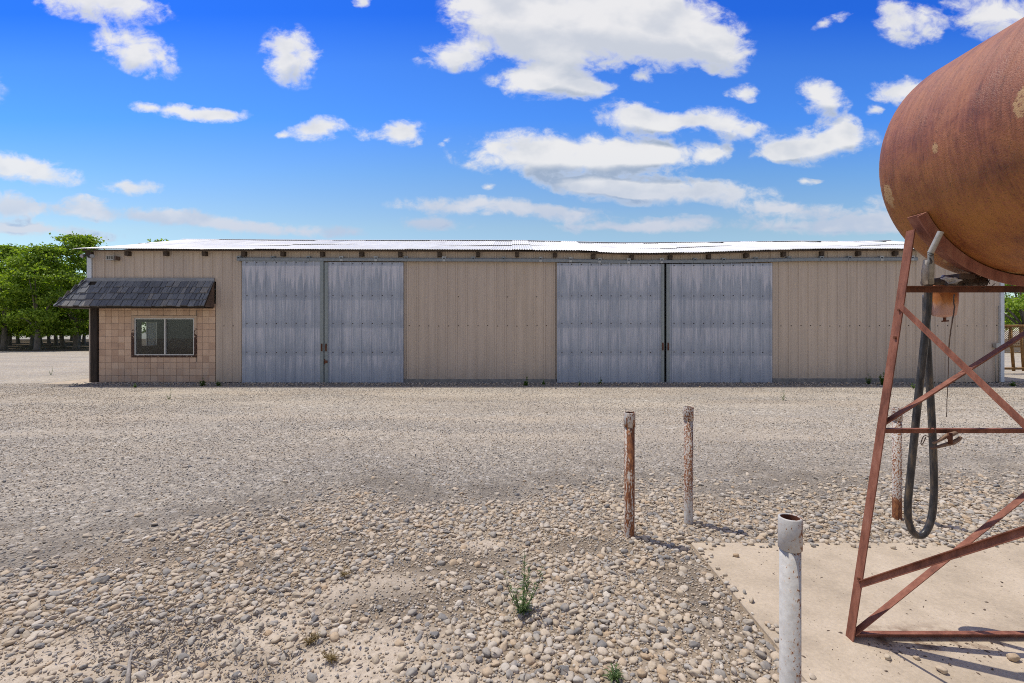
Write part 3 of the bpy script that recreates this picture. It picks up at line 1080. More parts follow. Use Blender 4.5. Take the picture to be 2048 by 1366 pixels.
def throw(n, xr, yr, rlo, rhi, prob, sep, seed, power=2.0):
    """dart throwing with a hash grid, bigger stones first"""
    r_ = np.random.default_rng(seed)
    # even in depth as seen: more darts near the camera
    y = r_.uniform(yr[0], yr[1], n)
    x = r_.uniform(-1, 1, n)
    x = x * (1.16 * y + 2.2)
    keep = r_.random(n) < np.clip((1.16 * y + 2.2) / (1.16 * yr[1] + 2.2), 0, 1)
    x, y = x[keep], y[keep]
    k = (x > xr[0]) & (x < xr[1])
    x, y = x[k], y[k]
    rad = rlo + (rhi - rlo) * r_.random(len(x)) ** power
    p = prob(x, y)
    k = r_.random(len(x)) < p
    x, y, rad = x[k], y[k], rad[k]
    o = np.argsort(-rad)
    cell = rhi * 2
    gridd = {}
    sel = []
    for i in o:
        cx, cy = int(x[i] // cell), int(y[i] // cell)
        ok = True
        for a in (-1, 0, 1):
            for c in (-1, 0, 1):
                for j in gridd.get((cx + a, cy + c), ()):
                    q = (rad[i] + rad[j]) * sep
                    if (x[i] - x[j]) ** 2 + (y[i] - y[j]) ** 2 < q * q:
                        ok = False
                        break
                if not ok: break
            if not ok: break
        if ok:
            gridd.setdefault((cx, cy), []).append(i)
            sel.append(i)
    sel = np.array(sel)
    return x[sel], y[sel], rad[sel]


def p_cobble(x, y):
    d_, s_, k_, de, ne = zones(x, y)
    de = np.where(on_slab(x, y, -.03), 0, de)
    for (a, c) in POSTS:
        de = np.where(np.hypot(x - a, y - c) < .06, 0, de)
    return np.clip(de * 1.15, 0, 1)


def p_small(x, y):
    d_, s_, k_, de, ne = zones(x, y)
    p = ne * (.95 - .55 * s_) + .0
    p = np.where(on_slab(x, y, -.01), 0, p)
    return np.clip(p, 0, 1)


def p_yard(x, y):
    d_, s_, k_, de, ne = zones(x, y)
    t = fbm(x * .35, y * 1.2, 41, 3)
    p = (1 - ne) * np.clip(.50 + (t - .42) * 1.9 + .35 * np.clip((8.5 - y) / 3, 0, 1), .15, 1)
    return np.where(y > 14.3, 0, p)


cx_, cy_, cr_ = throw(150000, (-8.5, 8.5), (1.7, 5.4), .0075, .029, p_cobble, .79, 101, 2.1)
big = cr_ > .0175
print('cobbles', len(cx_), big.sum())
scatter('cobble_gravel', cx_[big], cy_[big], cr_[big], 3, 1, 'rounded tan and grey river cobbles lying thick in the foreground', sink=.35)
scatter('cobble_gravel', cx_[~big], cy_[~big], cr_[~big], 2, 2, 'small rounded river pebbles between the foreground cobbles', sink=.30)
sx_, sy_, sr_ = throw(190000, (-8.5, 8.5), (1.7, 5.2), .003, .0105, p_small, .62, 102, 1.7)
scatter('pea_gravel', sx_, sy_, sr_, 1, 3, 'fine stone chips and grit scattered among the cobbles', sink=.15, flat=(.5, .9))
yx_, yy_, yr_ = throw(380000, (-19, 19), (2.4, 14.3), .0036, .0125, p_yard, .66, 103, 2.0)
print('yard', len(yx_))
scatter('yard_gravel', yx_, yy_, yr_, 1, 4, 'loose grey stones over the compacted gravel yard', sink=.2, flat=(.4, .8), tpow=1.5)
zx_, zy_, zr_ = throw(10500, (-19, 19), (2.6, 12), .012, .028, lambda x, y: p_yard(x, y) * .14, .8, 104, 3)
scatter('yard_gravel', zx_, zy_, zr_, 2, 5, 'scattered larger stones lying singly on the gravel yard', sink=.25, flat=(.35, .6), tpow=1.4)
# crushed stone against the shed wall, tinted dark to deepen the shadow there
wx = np.random.default_rng(9).uniform(-13.4, 16.5, 5200); wy = 14.44 - np.abs(np.random.default_rng(10).normal(0, .42, 5200))
wr = np.random.default_rng(12).uniform(.012, .03, 5200)
scatter('drip_line_gravel', wx, wy, wr, 1, 6, 'crushed stone banked along the foot of the shed wall, darkened to deepen the shadow there', sink=.15, flat=(.5, .9), tpow=3.6)
# spilled pebbles along the rear edge of the slab
ex = np.random.default_rng(14).uniform(1.4, 3.9, 110); ey = 3.56 - np.abs(np.random.default_rng(15).normal(0, .05, 110))
ex[70:] = 1.37 + np.abs(np.random.default_rng(17).normal(0, .03, 40)); ey[70:] = np.random.default_rng(18).uniform(1.9, 3.5, 40)
er = np.random.default_rng(16).uniform(.008, .022, 110)
scatter('slab_edge_gravel', ex, ey, er, 2, 7, 'pebbles spilled over the edges of the concrete pad', sink=.08, zbase=np.full(110, .014))

# single stones lying on the slab
loose = [(1536, 1251, .017, .63, 'round brown pebble near the open end of the white pipe post'),
         (1553, 1255, .013, .2, 'small pale pebble touching the nearest white pipe post'),
         (1472, 1113, .019, .6, 'rust brown stone lying near the back edge of the concrete pad'),
         (1775, 1318, .018, .5, 'oval pale pebble beside the foot of the tank stand'),
         (1884, 1345, .022, .53, 'egg shaped pebble in the slanting shadow of the stand leg'),
         (2027, 1320, .026, .58, 'largest tan pebble on the pad below the bottom rail'),
         (1720, 1098, .018, .1, 'flat grey pebble on the pad behind the stand leg'),
         (1833, 1318, .014, .55, 'thin cream pebble lying below the middle of the bottom rail')]
shapes_l, Fl = stone_shapes(3, 8, 77)
for i, (px, py, rr, tn, lab) in enumerate(loose):
    d = (CAM_Z - .014) * F / (py - 660)
    X = (px - 1024) / F * d
    a = i * 1.3
    P = shapes_l[i] * np.array([rr, rr * .75, rr * .6])
    c, s = math.cos(a), math.sin(a)
    P = np.stack([P[:, 0] * c - P[:, 1] * s, P[:, 0] * s + P[:, 1] * c, P[:, 2] - P[:, 2].min()], 1)
    o = np_mesh('pebble', P, Fl, M_stone, True, {'tint': np.full(len(P), tn)})
    o.location = (X, d, .0135)
    tag(o, lab, 'pebble', 'loose pebbles on the concrete pad')

# bark chips and dry specks on the slab: stuff
mb = MB()
for i in range(520):
    x = random.uniform(1.45, 4.0); y = random.uniform(1.9, 3.5)
    if random.random() < .5:
        y = 2.36 + random.gauss(0, .05) ; x = random.uniform(1.8, 3.0)
    l = random.uniform(.003, .013) * random.choice((.4, .6, 1)); w, h = l * random.uniform(.25, .8), l * random.uniform(.2, .6)
    vs_ = [(-l, random.uniform(-w, w), 0), (l * random.uniform(-.3, .3), -w, 0), (l, random.uniform(-w, w), h * random.random()), (l * random.uniform(-.3, .3), w, 0), (0, 0, h)]
    Mx = (Matrix.Translation((x, y, .0142)) @ Matrix.Rotation(random.uniform(0, 6.3), 4, 'Z') @ Matrix.Rotation(random.uniform(-.2, .2), 4, 'Y'))
    mb.add([Mx @ Vector(q) for q in vs_], [(0, 1, 4), (1, 2, 4), (2, 3, 4), (3, 0, 4)])
tag(mb.build('bark_debris', M_wire), 'dark bark chips and grit strewn over the concrete pad', 'debris', kind='stuff')

# grey leaf litter in the left foreground
mb = MB()
for (cx, cy, sx, sy, n) in ((-1.72, 2.42, .24, .13, 420), (-1.95, 2.62, .3, .16, 260), (-1.25, 2.2, .2, .1, 150), (-2.15, 2.55, .12, .08, 120), (-1.4, 2.75, .4, .25, 120), (-.55, 2.25, .5, .2, 90), (.2, 2.2, .8, .5, 110)):
    for i in range(n):
        x, y = random.gauss(cx, sx), random.gauss(cy, sy)
        if x > 1.3: continue
        z = float(gz(x, y)) + random.uniform(.004, .026)
        l = random.uniform(.006, .024); w = l * random.uniform(.18, .4)
        Mx = Matrix.Translation((x, y, z)) @ Matrix.Rotation(random.uniform(0, 6.3), 4, 'Z') @ Matrix.Rotation(random.gauss(0, .5), 4, 'Y') @ Matrix.Rotation(random.gauss(0, .6), 4, 'X')
        k = random.uniform(.1, .5) * l
        vs = [Mx @ Vector(p) for p in ((-l, 0, 0), (0, -w, k * .7), (l, 0, -k * .3), (0, w, k), (0, 0, -k * .2))]
        mb.add(vs, [(0, 1, 4), (1, 2, 4), (2, 3, 4), (3, 0, 4)])
tag(mb.build('leaf_litter', M_litter), 'grey dry leaf litter drifted among the cobbles', 'leaf litter', kind='stuff')


def gpt(px, py, h=0.0):
    d = (CAM_Z - h) * F / (py - 660)
    x = (px - 1024) / F * d
    return Vector((x, d, float(gz(x, d)) + h))


def twig(paths, lab):
    p0 = Vector(paths[0][0][0])
    mb = MB()
    for pts, r0, r1 in paths:
        n = len(pts)
        mb.tube(pts, [r0 + (r1 - r0) * i / (n - 1) for i in range(n)], 7)
    o = mb.build('dry_twig', M_twig, origin=(p0.x, p0.y, p0.z))
    return tag(o, lab, 'twig', 'dry twigs on the ground')


twig([([gpt(255, 1362, .012), gpt(257, 1335, .02), gpt(259, 1312, .025), gpt(265, 1290, .03)], .011, .005),
      ([gpt(257, 1328, .022), gpt(245, 1322, .02), gpt(228, 1320, .02)], .006, .003),
      ([gpt(262, 1300, .028), gpt(275, 1284, .03), gpt(300, 1272, .025)], .004, .002),
      ([gpt(262, 1312, .025), gpt(285, 1318, .02), gpt(310, 1332, .02)], .004, .002)],
     'forked grey dead branch standing out of the leaf litter')
twig([([gpt(1380, 1338, .02), gpt(1398, 1352, .02), gpt(1412, 1358, .018)], .008, .007)], 'short pale stick beside the cobbles near the white pipe post')
twig([([gpt(1210, 1088, .02), gpt(1232, 1076, .03), gpt(1246, 1066, .05)], .005, .004)], 'thin stick leaning against the foot of the rustiest pipe post')
twig([([gpt(560, 1026, .02), gpt(570, 1030, .025), gpt(580, 1036, .02)], .009, .006)], 'pale weathered stick where the cobbles meet the yard')

# ------------------------------------------------------------------ the shed
YW = 14.5
XL, XR = -13.22, 15.30


def eave_z(x):
    px = 1024 + x * F / 14.25
    py = np.interp(px, [140, 600, 1000, 1150, 1230, 1300, 1400, 1480, 1560, 1700, 1830, 2100], [497, 498, 499, 500.5, 504.5, 505.5, 504, 501.5, 498.5, 497, 496.5, 497])
    return CAM_Z + (660 - py) / F * 14.25


def ridge_z(x):
    px = 1024 + x * F / 19.0
    py = np.interp(px, [300, 365, 500, 700, 900, 1050, 1150, 1250, 1400, 1500, 1600, 1700, 1800], [479, 479, 480, 481, 481, 481.5, 484, 486, 485, 484, 482.5, 483.5, 481])
    return CAM_Z + (660 - py) / F * 19.0


shed = empty('metal_shed', (1.0, 18.8, 0), 'long low tan metal shed with grey sliding doors and a white corrugated roof', 'shed')

PITCH = .305


def rib_profile(x0, x1, phase=0.0):
    """x and outward height of a ribbed sheet between x0 and x1"""
    pts = []
    k0 = math.floor((x0 - phase) / PITCH) - 1
    k1 = math.ceil((x1 - phase) / PITCH) + 1
    for k in range(k0, k1):
        c = phase + k * PITCH
        for dx, h in ((-.036, 0), (-.016, .03), (.016, .03), (.036, 0), (.085, 0), (.093, .006), (.113, .006), (.121, 0), (.184, 0), (.192, .006), (.212, .006), (.220, 0)):
            pts.append((c + dx, h))
    pts = [p for p in pts if x0 < p[0] < x1]
    return [(x0, 0.0)] + pts + [(x1, 0.0)]


def ribbed(mb, x0, x1, y, zlo, zhi, phase=0.0, sgn=-1):
    pr = rib_profile(x0, x1, phase)
    vs, fs = [], []
    for (x, h) in pr:
        lo = zlo(x) if callable(zlo) else zlo
        hi = zhi(x) if callable(zhi) else zhi
        vs += [(x, y + sgn * h, lo), (x, y + sgn * h, hi)]
    for i in range(len(pr) - 1):
        fs.append((2 * i, 2 * i + 2, 2 * i + 3, 2 * i + 1))
    mb.add(vs, fs)


def X_(px, d=YW):
    return (px - 1024) / F * d


def Z_(py, d=YW):
    return CAM_Z + (660 - py) / F * d


def under_eave(x):
    return float(eave_z(x)) - .0


TR_Z = lambda x: CAM_Z + (660 - float(np.interp(1024 + x * F / 14.4, [470, 1000, 1120, 1250, 1450, 1600, 1830], [518.5, 520, 521, 523.5, 522.5, 519, 518]))) / F * 14.4
x_o0, x_o1 = X_(432), X_(484)           # tan strip right of the office
d_l = (X_(485, 14.42), X_(648.4, 14.42)); d_l2 = (X_(650.2, 14.42), X_(807, 14.42))
d_r = (X_(1114, 14.42), X_(1327.6, 14.42)); d_r2 = (X_(1332, 14.42), X_(1544, 14.42))
mb = MB()
ribbed(mb, XL + .14, x_o0, YW, 3.15, lambda x: under_eave(x), .1)
ribbed(mb, x_o0, x_o1 + .12, YW, .02, lambda x: under_eave(x), .1)
ribbed(mb, x_o1 + .12, X_(803), YW, 3.72, lambda x: under_eave(x), .1)
ribbed(mb, X_(803), X_(1118), YW, .10, lambda x: under_eave(x), .1)
ribbed(mb, X_(1118), X_(1540), YW, 3.72, lambda x: under_eave(x), .1)
ribbed(mb, X_(1540), X_(1825), YW, .12, lambda x: under_eave(x), .1)
ribbed(mb, X_(1825), XR - .10, YW, .02, lambda x: under_eave(x), .1)

# screws in the siding and the doors
def screws(mb, xs, z, y):
    for x in xs:
        z_ = z + random.uniform(-.01, .01)
        mb.lathe((x, y, z_), [(.016, .0), (.016, -.006), (.007, -.012), (.0005, -.012)], 6, False, 'Y')


mb.cur = 1
ribx = [k * PITCH + .1 + dxx for k in range(-44, 51) for dxx in (.06,)]
for zz in (1.77,):
    for x in ribx:
        if (X_(803) < x < X_(1110) or X_(1548) < x < XR - .15 or x_o0 + .05 < x < x_o1):
            screws(mb, [x + random.uniform(-.01, .01)], zz, YW - .001)
for x in ribx:
    if X_(803) < x < X_(1110) and random.random() < .35:
        screws(mb, [x], 2.68, YW - .001)
siding = mb.build('siding', [M_siding, M_rafter], shed)

# end walls, rear wall and a dark inside
mb = MB()
for (a, c, e, f) in ((YW + .02, 16.45, 0, 4.05), (17.16, 23.6, 0, 4.05), (16.45, 17.16, 0, 1.08), (16.45, 17.16, 1.93, 4.05)):
    mb.box(XL + .01, XL + .05, a, c, e, f)
mb.box(XR - .05, XR - .01, YW + .02, 23.6, 0, 4.05)
mb.box(XL + .05, XR - .05, 23.5, 23.55, 0, 4.05)
for xx in (XL + .012, XR - .048):
    vs = [(xx, YW + .02, 4.05), (xx, 23.6, 4.05), (xx, 19.0, 5.2), (xx + .036, YW + .02, 4.05), (xx + .036, 23.6, 4.05), (xx + .036, 19.0, 5.2)]
    mb.add(vs, [(0, 1, 2), (3, 5, 4), (0, 3, 4, 1), (1, 4, 5, 2), (2, 5, 3, 0)])
mb.build('end_wall', M_siding, shed)
mb = MB()
mb.box(x_o0 + .06, XR - .06, YW + .10, 23.4, .005, .02)
mb.build('floor', M_conc, shed)
mb = MB()
mb.box(x_o1 + .14, X_(803) - .02, YW + .9, YW + .93, .03, 3.7)
mb.build('inner_lining', M_dark, shed)
mb = MB()
mb.box(X_(1118) + .02, X_(1540) - .02, YW + .9, YW + .93, .03, 3.7)
mb.build('inner_lining', M_dark, shed)

# foundation kerb
mb = MB()
mb.box(X_(808), X_(1113), YW - .035, YW + .1, -.1, .115, bev=.006)
mb.build('foundation', M_conc, shed)
mb = MB()
mb.box(X_(1544), X_(1828), YW - .035, YW + .1, -.1, .135, bev=.006)
mb.build('foundation', M_conc, shed)

# corner trims
mb = MB(); mb.box(XL - .005, XL + .14, YW - .045, YW + .06, 3.18, eave_z(XL) - .16, bev=.006); mb.build('corner_trim', M_trim, shed)
mb = MB(); mb.box(XR - .10, XR + .015, YW - .045, YW + .06, .02, eave_z(XR) - .02, bev=.006); mb.build('corner_trim', M_trim, shed)

# roof: corrugated sheets, sagging, in two courses each side of the ridge
CP = .0762
RX0, RX1 = XL - .24, XR + .22


def roof_half(y0, y1, nv_, flip=False):
    cols = int((RX1 - RX0) / CP * 6)
    xs = np.linspace(RX0, RX1, cols + 1)
    sheet = np.floor(xs / .66).astype(int)
    rg = np.random.default_rng(5)
    lift = rg.normal(0, .006, 200)[sheet - sheet.min()]
    ts = np.linspace(0, 1, nv_)
    rows = []
    for course, (ta, tb, up) in enumerate(((-.0, .56, 0.0), (.52, 1.0, .006))):
        tt = np.linspace(ta, tb, nv_)
        lf = np.random.default_rng(20).normal(0, .0045, 200)[sheet - sheet.min()]
        V = []
        for t in tt:
            y = y0 + (y1 - y0) * t
            sag = -.04 * math.sin(math.pi * t) + .025 * np.sin(xs * .9 + course) * math.sin(math.pi * t)
            z = eave_z(xs) * (1 - t) + ridge_z(xs) * t + sag + .0095 * np.cos(2 * np.pi * xs / CP) + lf * (1 + 2 * t) + up * (1 if t < .6 else .4)
            V.append(np.stack([xs, np.full_like(xs, y), z], 1))
        rows.append(np.array(V))
    return rows


VV, FF, o_ = [], [], 0
for (y0, y1) in ((14.24, 19.0), (23.9, 19.01)):
    for A in roof_half(y0, y1, 7):
        r_, c_, _ = A.shape
        ii = np.arange(r_ * c_).reshape(r_, c_) + o_
        VV.append(A.reshape(-1, 3)); o_ += r_ * c_
        FF.append(np.stack([ii[:-1, :-1].ravel(), ii[:-1, 1:].ravel(), ii[1:, 1:].ravel(), ii[1:, :-1].ravel()], 1))
roof = np_mesh('roof', np.concatenate(VV), np.concatenate(FF), M_roof, True)
roof.parent = shed
roof.location = -shed.location
sol = roof.modifiers.new('sheet_thickness', 'SOLIDIFY'); sol.thickness = .004; sol.offset = -1
mb = MB()
xs = np.linspace(RX0, RX1, 90)
rr = np.random.default_rng(3)
prev = None
for i in range(len(xs) - 1):
    xa, xb = xs[i], xs[i + 1]
    za, zb = float(ridge_z(xa)) + .012, float(ridge_z(xb)) + .012
    l = 0
    vs = [(xa, 18.88, za - .012 + l), (xb, 18.88, zb - .012 + l), (xb, 19.0, zb + .022 + l), (xa, 19.0, za + .022 + l), (xb, 19.14, zb - .012 + l), (xa, 19.14, za - .012 + l)]
    mb.add(vs, [(0, 1, 2, 3), (3, 2, 4, 5)])
mb.build('ridge_cap', M_trim, roof)

# eave strip under the sheets where the boarding shows
mb = MB()
for i in range(60):
    xa = XL + (XR - XL) * i / 60; xb = XL + (XR - XL) * (i + 1) / 60
    za, zb = float(eave_z(xa)) - .055, float(eave_z(xb)) - .055
    vs = [(xa, YW - .20, za), (xb, YW - .20, zb), (xb, YW - .16, zb), (xa, YW - .16, za), (xa, YW - .20, za + .035), (xb, YW - .20, zb + .035), (xb, YW - .16, zb + .035), (xa, YW - .16, za + .035)]
    mb.add(vs, [(0, 3, 2, 1), (4, 5, 6, 7), (0, 1, 5, 4), (1, 2, 6, 5), (2, 3, 7, 6), (3, 0, 4, 7)])
mb.build('eave_purlin', M_rafter, roof)

raf = [178, 254, 331, 408, 487, 565, 644, 723, 800, 879, 956, 1034, 1110, 1187, 1264, 1341, 1418, 1493, 1568, 1644, 1718, 1792, 1868, 1944, 2003]
for i, px in enumerate(raf):
    x = X_(px, YW - .1)
    z = float(eave_z(x)) - .055
    mb = MB()
    w = .085 if i == 0 else .058
    mb.box(x - w, x + w, YW - .13, YW + .5, z - .135, z - .004, bev=.004)
    mb.build('rafter', M_rafter, shed)

# sliding door track with hanger brackets
mb = MB()
xa0, xa1 = X_(475, 14.4), X_(1834, 14.4)
n = 40
for i in range(n):
    xa = xa0 + (xa1 - xa0) * i / n; xb = xa0 + (xa1 - xa0) * (i + 1) / n
    vs = []
    for (x, zc) in ((xa, TR_Z(xa)), (xb, TR_Z(xb))):
        vs += [(x, 14.36, zc - .05), (x, 14.44, zc - .05), (x, 14.44, zc + .045), (x, 14.39, zc + .055), (x, 14.36, zc + .03)]
    fs = [(k, (k + 1) % 5, (k + 1) % 5 + 5, k + 5) for k in range(5)]
    if i == 0: fs.append((4, 3, 2, 1, 0))
    if i == n - 1: fs.append((5, 6, 7, 8, 9))
    mb.add(vs, fs)
track = mb.build('door_track', M_track, shed)
for px in [478, 546, 617, 683, 752, 812, 888, 946, 1007, 1081, 1141, 1199, 1257, 1323, 1390, 1447, 1512, 1578, 1643, 1699, 1763, 1824]:
    x = X_(px, 14.38); z = TR_Z(x)
    mb = MB()
    mb.box(x - .045, x + .045, 14.345, 14.47, z - .055, z + .012, bev=.004)
    mb.box(x - .03, x + .03, 14.35, 14.47, z + .06, z + .095)
    mb.box(x - .055, x - .035, 14.35, 14.47, z + .03, z + .10)
    mb.box(x + .035, x + .055, 14.35, 14.47, z + .03, z + .10)
    mb.build('bracket', M_lamp if rng.random() < .5 else M_track, track)

# doors
doors = [(d_l, 522, 522.5, 765.5, 1), (d_l2, 524, 525, 765.5, 0), (d_r, 525.5, 528, 765.2, 1), (d_r2, 528, 526.5, 765.2, 0)]
dlabels = ['narrow grey sliding door beside the office strip', None, None, None]
for i, ((x0, x1), zt0, zt1, zb, edge_right) in enumerate(doors):
    yd = 14.40
    za, zb_ = Z_(zt0, 14.4), Z_(zb, 14.4)
    zt = lambda x, a=x0, c=x1, p=Z_(zt0, 14.4), q=Z_(zt1, 14.4): p + (q - p) * (x - a) / (c - a)
    ew = .105 if i < 2 else .095
    ex0, ex1 = ((x1 - ew, x1) if edge_right else (x0, x0 + ew))
    px0, px1 = ((x0, x1 - ew) if edge_right else (x0 + ew, x1))
    mb = MB()
    ribbed(mb, px0, px1, yd, max(zb_, .012), zt, px0 + .09)
    # frame behind the sheet
    mb.box(px0 + .003, px1 - .003, yd + .004, yd + .045, max(zb_, .012) + .01, min(zt(x0), zt(x1)) - .005)
    mb.cur = 1
    xs = [px0 + .09 + .06 + k * PITCH for k in range(int((px1 - px0) / PITCH))]
    for zz in (2.70, 1.84, .95):
        screws(mb, xs, zz, yd - .001)
    for x in xs:
        screws(mb, [x], zt(x) - .05, yd - .001)
    dr = mb.build('sliding_door', [M_galv, M_rafter], shed)
    mb = MB()
    mb.box(ex0, ex1, yd - .036, yd + .045, max(zb_, .012), min(zt(x0), zt(x1)) - .002, bev=.006)
    mb.build('edge_trim', M_edge, dr)
    mb = MB()
    hx = (ex0 + ex1) / 2
    hz = 1.10 if i < 2 else 1.13
    mb.tube([(hx, yd - .036, hz + .10), (hx, yd - .085, hz + .085), (hx, yd - .085, hz - .085), (hx, yd - .036, hz - .10)], .011, 8)
    mb.box(hx - .022, hx + .022, yd - .041, yd - .0355, hz - .12, hz + .12)
    mb.build('handle', M_rustbrown, dr)
    if i == 1:
        mb = MB(); mb.box(hx - .03, hx + .05, yd - .06, yd - .0365, .62, .70, bev=.006); mb.box(hx - .045, hx - .03, yd - .05, yd - .0365, .58, .74)
        mb.build('latch', M_rustbrown, dr)

# office: block wall, post, window, awning
bx0, bx1 = X_(198), X_(432) - .012
cols, rows_ = 18, 12
bw = (bx1 - bx0) / cols
bh = 2.44 / rows_
wx0, wx1, wz0, wz1 = X_(264), X_(394.5), Z_(714.5), Z_(631)
M_b = MB()
r2 = random.Random(5)
for j in range(rows_):
    z0 = .02 + j * bh
    i = 0
    while i < cols:
        span = 1
        xa, xb = bx0 + i * bw, bx0 + (i + span) * bw
        z1 = z0 + bh
        cxm, czm = (xa + xb) / 2, (z0 + z1) / 2
        # blocks cut round the window
        segs = [(xa, xb, z0, z1)]
        if xb > wx0 and xa < wx1 and z1 > wz0 and z0 < wz1:
            segs = []
            if xa < wx0 - .02: segs.append((xa, wx0, z0, z1))
            elif xb > wx1 + .02: segs.append((wx1, xb, z0, z1))
            elif z0 < wz0 - .02: segs.append((xa, xb, z0, wz0))
            elif z1 > wz1 + .02: segs.append((xa, xb, wz1, z1))
        for (a, c, e, f) in segs:
            j_ = r2.uniform(-.002, .002)
            if c - a > .03 and f - e > .03:
                M_b.box(a + .004, c - .004, YW - .012 + j_, YW + .09, e + .004, f - .004, bev=.004)
        i += span
bwall = M_b.build('block_wall', M_block, shed)
mb = MB()
for (a, c, e, f) in ((bx0, wx0, .0, 2.46), (wx1, bx1, .0, 2.46), (wx0, wx1, .0, wz0), (wx0, wx1, wz1, 2.46)):
    mb.box(a + .001, c - .001, YW - .004, YW + .19, e + .001, f - .001)
mb.build('mortar', M_mortar, bwall)

mb = MB()
mb.box(X_(184), X_(198) - .012, YW - .06, YW + .14, 0, 2.5, bev=.012)
mb.build('post', M_timber, shed)

win = MB()
tw = .085
for (a, c, e, f) in ((wx0, wx0 + tw, wz0, wz1), (wx1 - tw, wx1, wz0, wz1), (wx0 + tw, wx1 - tw, wz1 - tw, wz1), (wx0 + tw, wx1 - tw, wz0, wz0 + .06)):
    win.box(a + .002, c - .002, YW - .03, YW + .12, e + .002, f - .002, bev=.004)
window = win.build('window', M_wtrim, shed)
fr = MB()
fx0, fx1, fz0, fz1 = wx0 + tw, wx1 - tw, wz0 + .06, wz1 - tw
fw = .035
xm = X_(330)
for (a, c, e, f) in ((fx0, fx0 + fw, fz0, fz1), (fx1 - fw, fx1, fz0, fz1), (fx0 + fw, fx1 - fw, fz1 - fw, fz1), (fx0 + fw, fx1 - fw, fz0, fz0 + fw), (xm - .022, xm + .022, fz0 + fw, fz1 - fw)):
    fr.box(a + .001, c - .001, YW - .015, YW + .06, e + .001, f - .001, bev=.004)
fr.build('frame', M_alu, window)
for (a, c, yy) in ((fx0 + fw, xm - .022, YW + .015), (xm + .022, fx1 - fw, YW + .032)):
    pm = MB()
    pm.box(a - .004, c + .004, yy, yy + .004, fz0 + fw - .004, fz1 - fw + .004)
    pm.build('pane', M_glass, window)

# office inside (seen through the panes), with a side window in the left end wall
ox0, ox1, oy1 = XL + .06, x_o0 + .02, 17.4
sy0, sy1, sz0, sz1 = 16.45, 17.16, 1.08, 1.93
mb = MB()
mb.box(ox0, ox1, oy1, oy1 + .05, .03, 2.9)
mb.box(ox1, ox1 + .05, YW + .2, oy1, .03, 2.9)
mb.box(ox0, ox1, YW + .2, oy1, 2.9, 2.95)
for (a, c, e, f) in ((YW + .2, sy0, .03, 2.9), (sy1, oy1, .03, 2.9), (sy0, sy1, .03, sz0), (sy0, sy1, sz1, 2.9)):
    mb.box(ox0 - .003, ox0 + .03, a, c, e, f)
mb.build('office_lining', M_inner, shed)
mb = MB(); mb.box(ox0 + .03, ox1, YW + .2, oy1, .012, .028); mb.build('office_floor', M_carpet, shed)
mb = MB(); mb.box(ox0 + .2, ox1 - .02, oy1 - .55, oy1 - .01, .03, .98, bev=.01); mb.build('counter', M_timber, shed)
mb = MB(); mb.box(ox0 + .035, ox0 + .045, sy0 + .27, sy1 - .02, sz0 + .01, sz1 - .01); mb.build('window_blind', M_blind, shed)
mb = MB()
for (a, c, e, f) in ((sy0 - .04, sy0, sz0 - .04, sz1 + .04), (sy1, sy1 + .04, sz0 - .04, sz1 + .04), (sy0, sy1, sz0 - .04, sz0), (sy0, sy1, sz1, sz1 + .04), (sy0 + .24, sy0 + .265, sz0, sz1)):
    mb.box(ox0 + .031, ox0 + .06, a, c, e, f)
mb.build('side_window_frame', M_alu, shed)

# awning: shakes on a steep lean-to with a hip at its left end
AZ0, AZ1 = 2.36, 3.20          # eave and head heights
AY = 13.98                     # eave line
axl, axr = -13.74, X_(431)
awn = MB()
hip = Vector((XL - .02, YW - .015, AZ1))
# deck (front and hip)
fr0 = [(axl + .03, AY + .02, AZ0 - .0), (axr - .03, AY + .02, AZ0), (axr - .03, YW - .02, AZ1 - .02), (hip.x, YW - .02, AZ1 - .02)]
awn.add(fr0 + [(p[0], p[1] + .02, p[2] - .035) for p in fr0], [(0, 1, 2, 3), (7, 6, 5, 4), (0, 4, 5, 1), (1, 5, 6, 2), (2, 6, 7, 3), (3, 7, 4, 0)])
hp0 = [(axl + .03, 17.5, AZ0), (axl + .03, AY + .02, AZ0), (hip.x, YW - .02, AZ1 - .02), (hip.x, 17.5, AZ1 - .02)]
awn.add(hp0 + [(p[0] + .02, p[1], p[2] - .035) for p in hp0], [(0, 1, 2, 3), (7, 6, 5, 4), (0, 4, 5, 1), (1, 5, 6, 2), (2, 6, 7, 3), (3, 7, 4, 0)])
# soffit board
awn.box(axl + .06, axr - .06, AY + .06, YW - .03, AZ0 - .05, AZ0 - .03)
awn.box(axl + .06, XL + .0, YW - .03, 17.4, AZ0 - .05, AZ0 - .03)
awning = awn.build('awning', M_timber, shed)

sh = MB()
rs = random.Random(8)
slope = math.hypot(AY - (YW - .02), AZ1 - AZ0)


def shake(face, s0, s1, t0, t1, thick, jit):
    """one shake on the front ('F') or the hip ('H'); s runs along the eave, t up the slope 0..1"""
    vs = []
    for (s, t, l) in ((s0, t0, thick), (s1, t0, thick), (s1, t1, .006), (s0, t1, .006), (s0, t0, 0.002), (s1, t0, .002), (s1, t1, .0), (s0, t1, .0)):
        if face == 'F':
            y = AY + (YW - .02 - AY) * t; z = AZ0 + (AZ1 - AZ0) * t
            nn = Vector((0, -(AZ1 - AZ0), (YW - .02 - AY))).normalized()
            vs.append(Vector((s, y, z)) + nn * (l + .012))
        else:
            x = axl + (hip.x - axl) * t; z = AZ0 + (AZ1 - AZ0) * t
            nn = Vector((-(AZ1 - AZ0), 0, (hip.x - axl))).normalized()
            vs.append(Vector((x, s, z)) + nn * (l + .012))
    sh.add(vs, [(0, 1, 2, 3), (7, 6, 5, 4), (0, 4, 5, 1), (1, 5, 6, 2), (2, 6, 7, 3), (3, 7, 4, 0)])


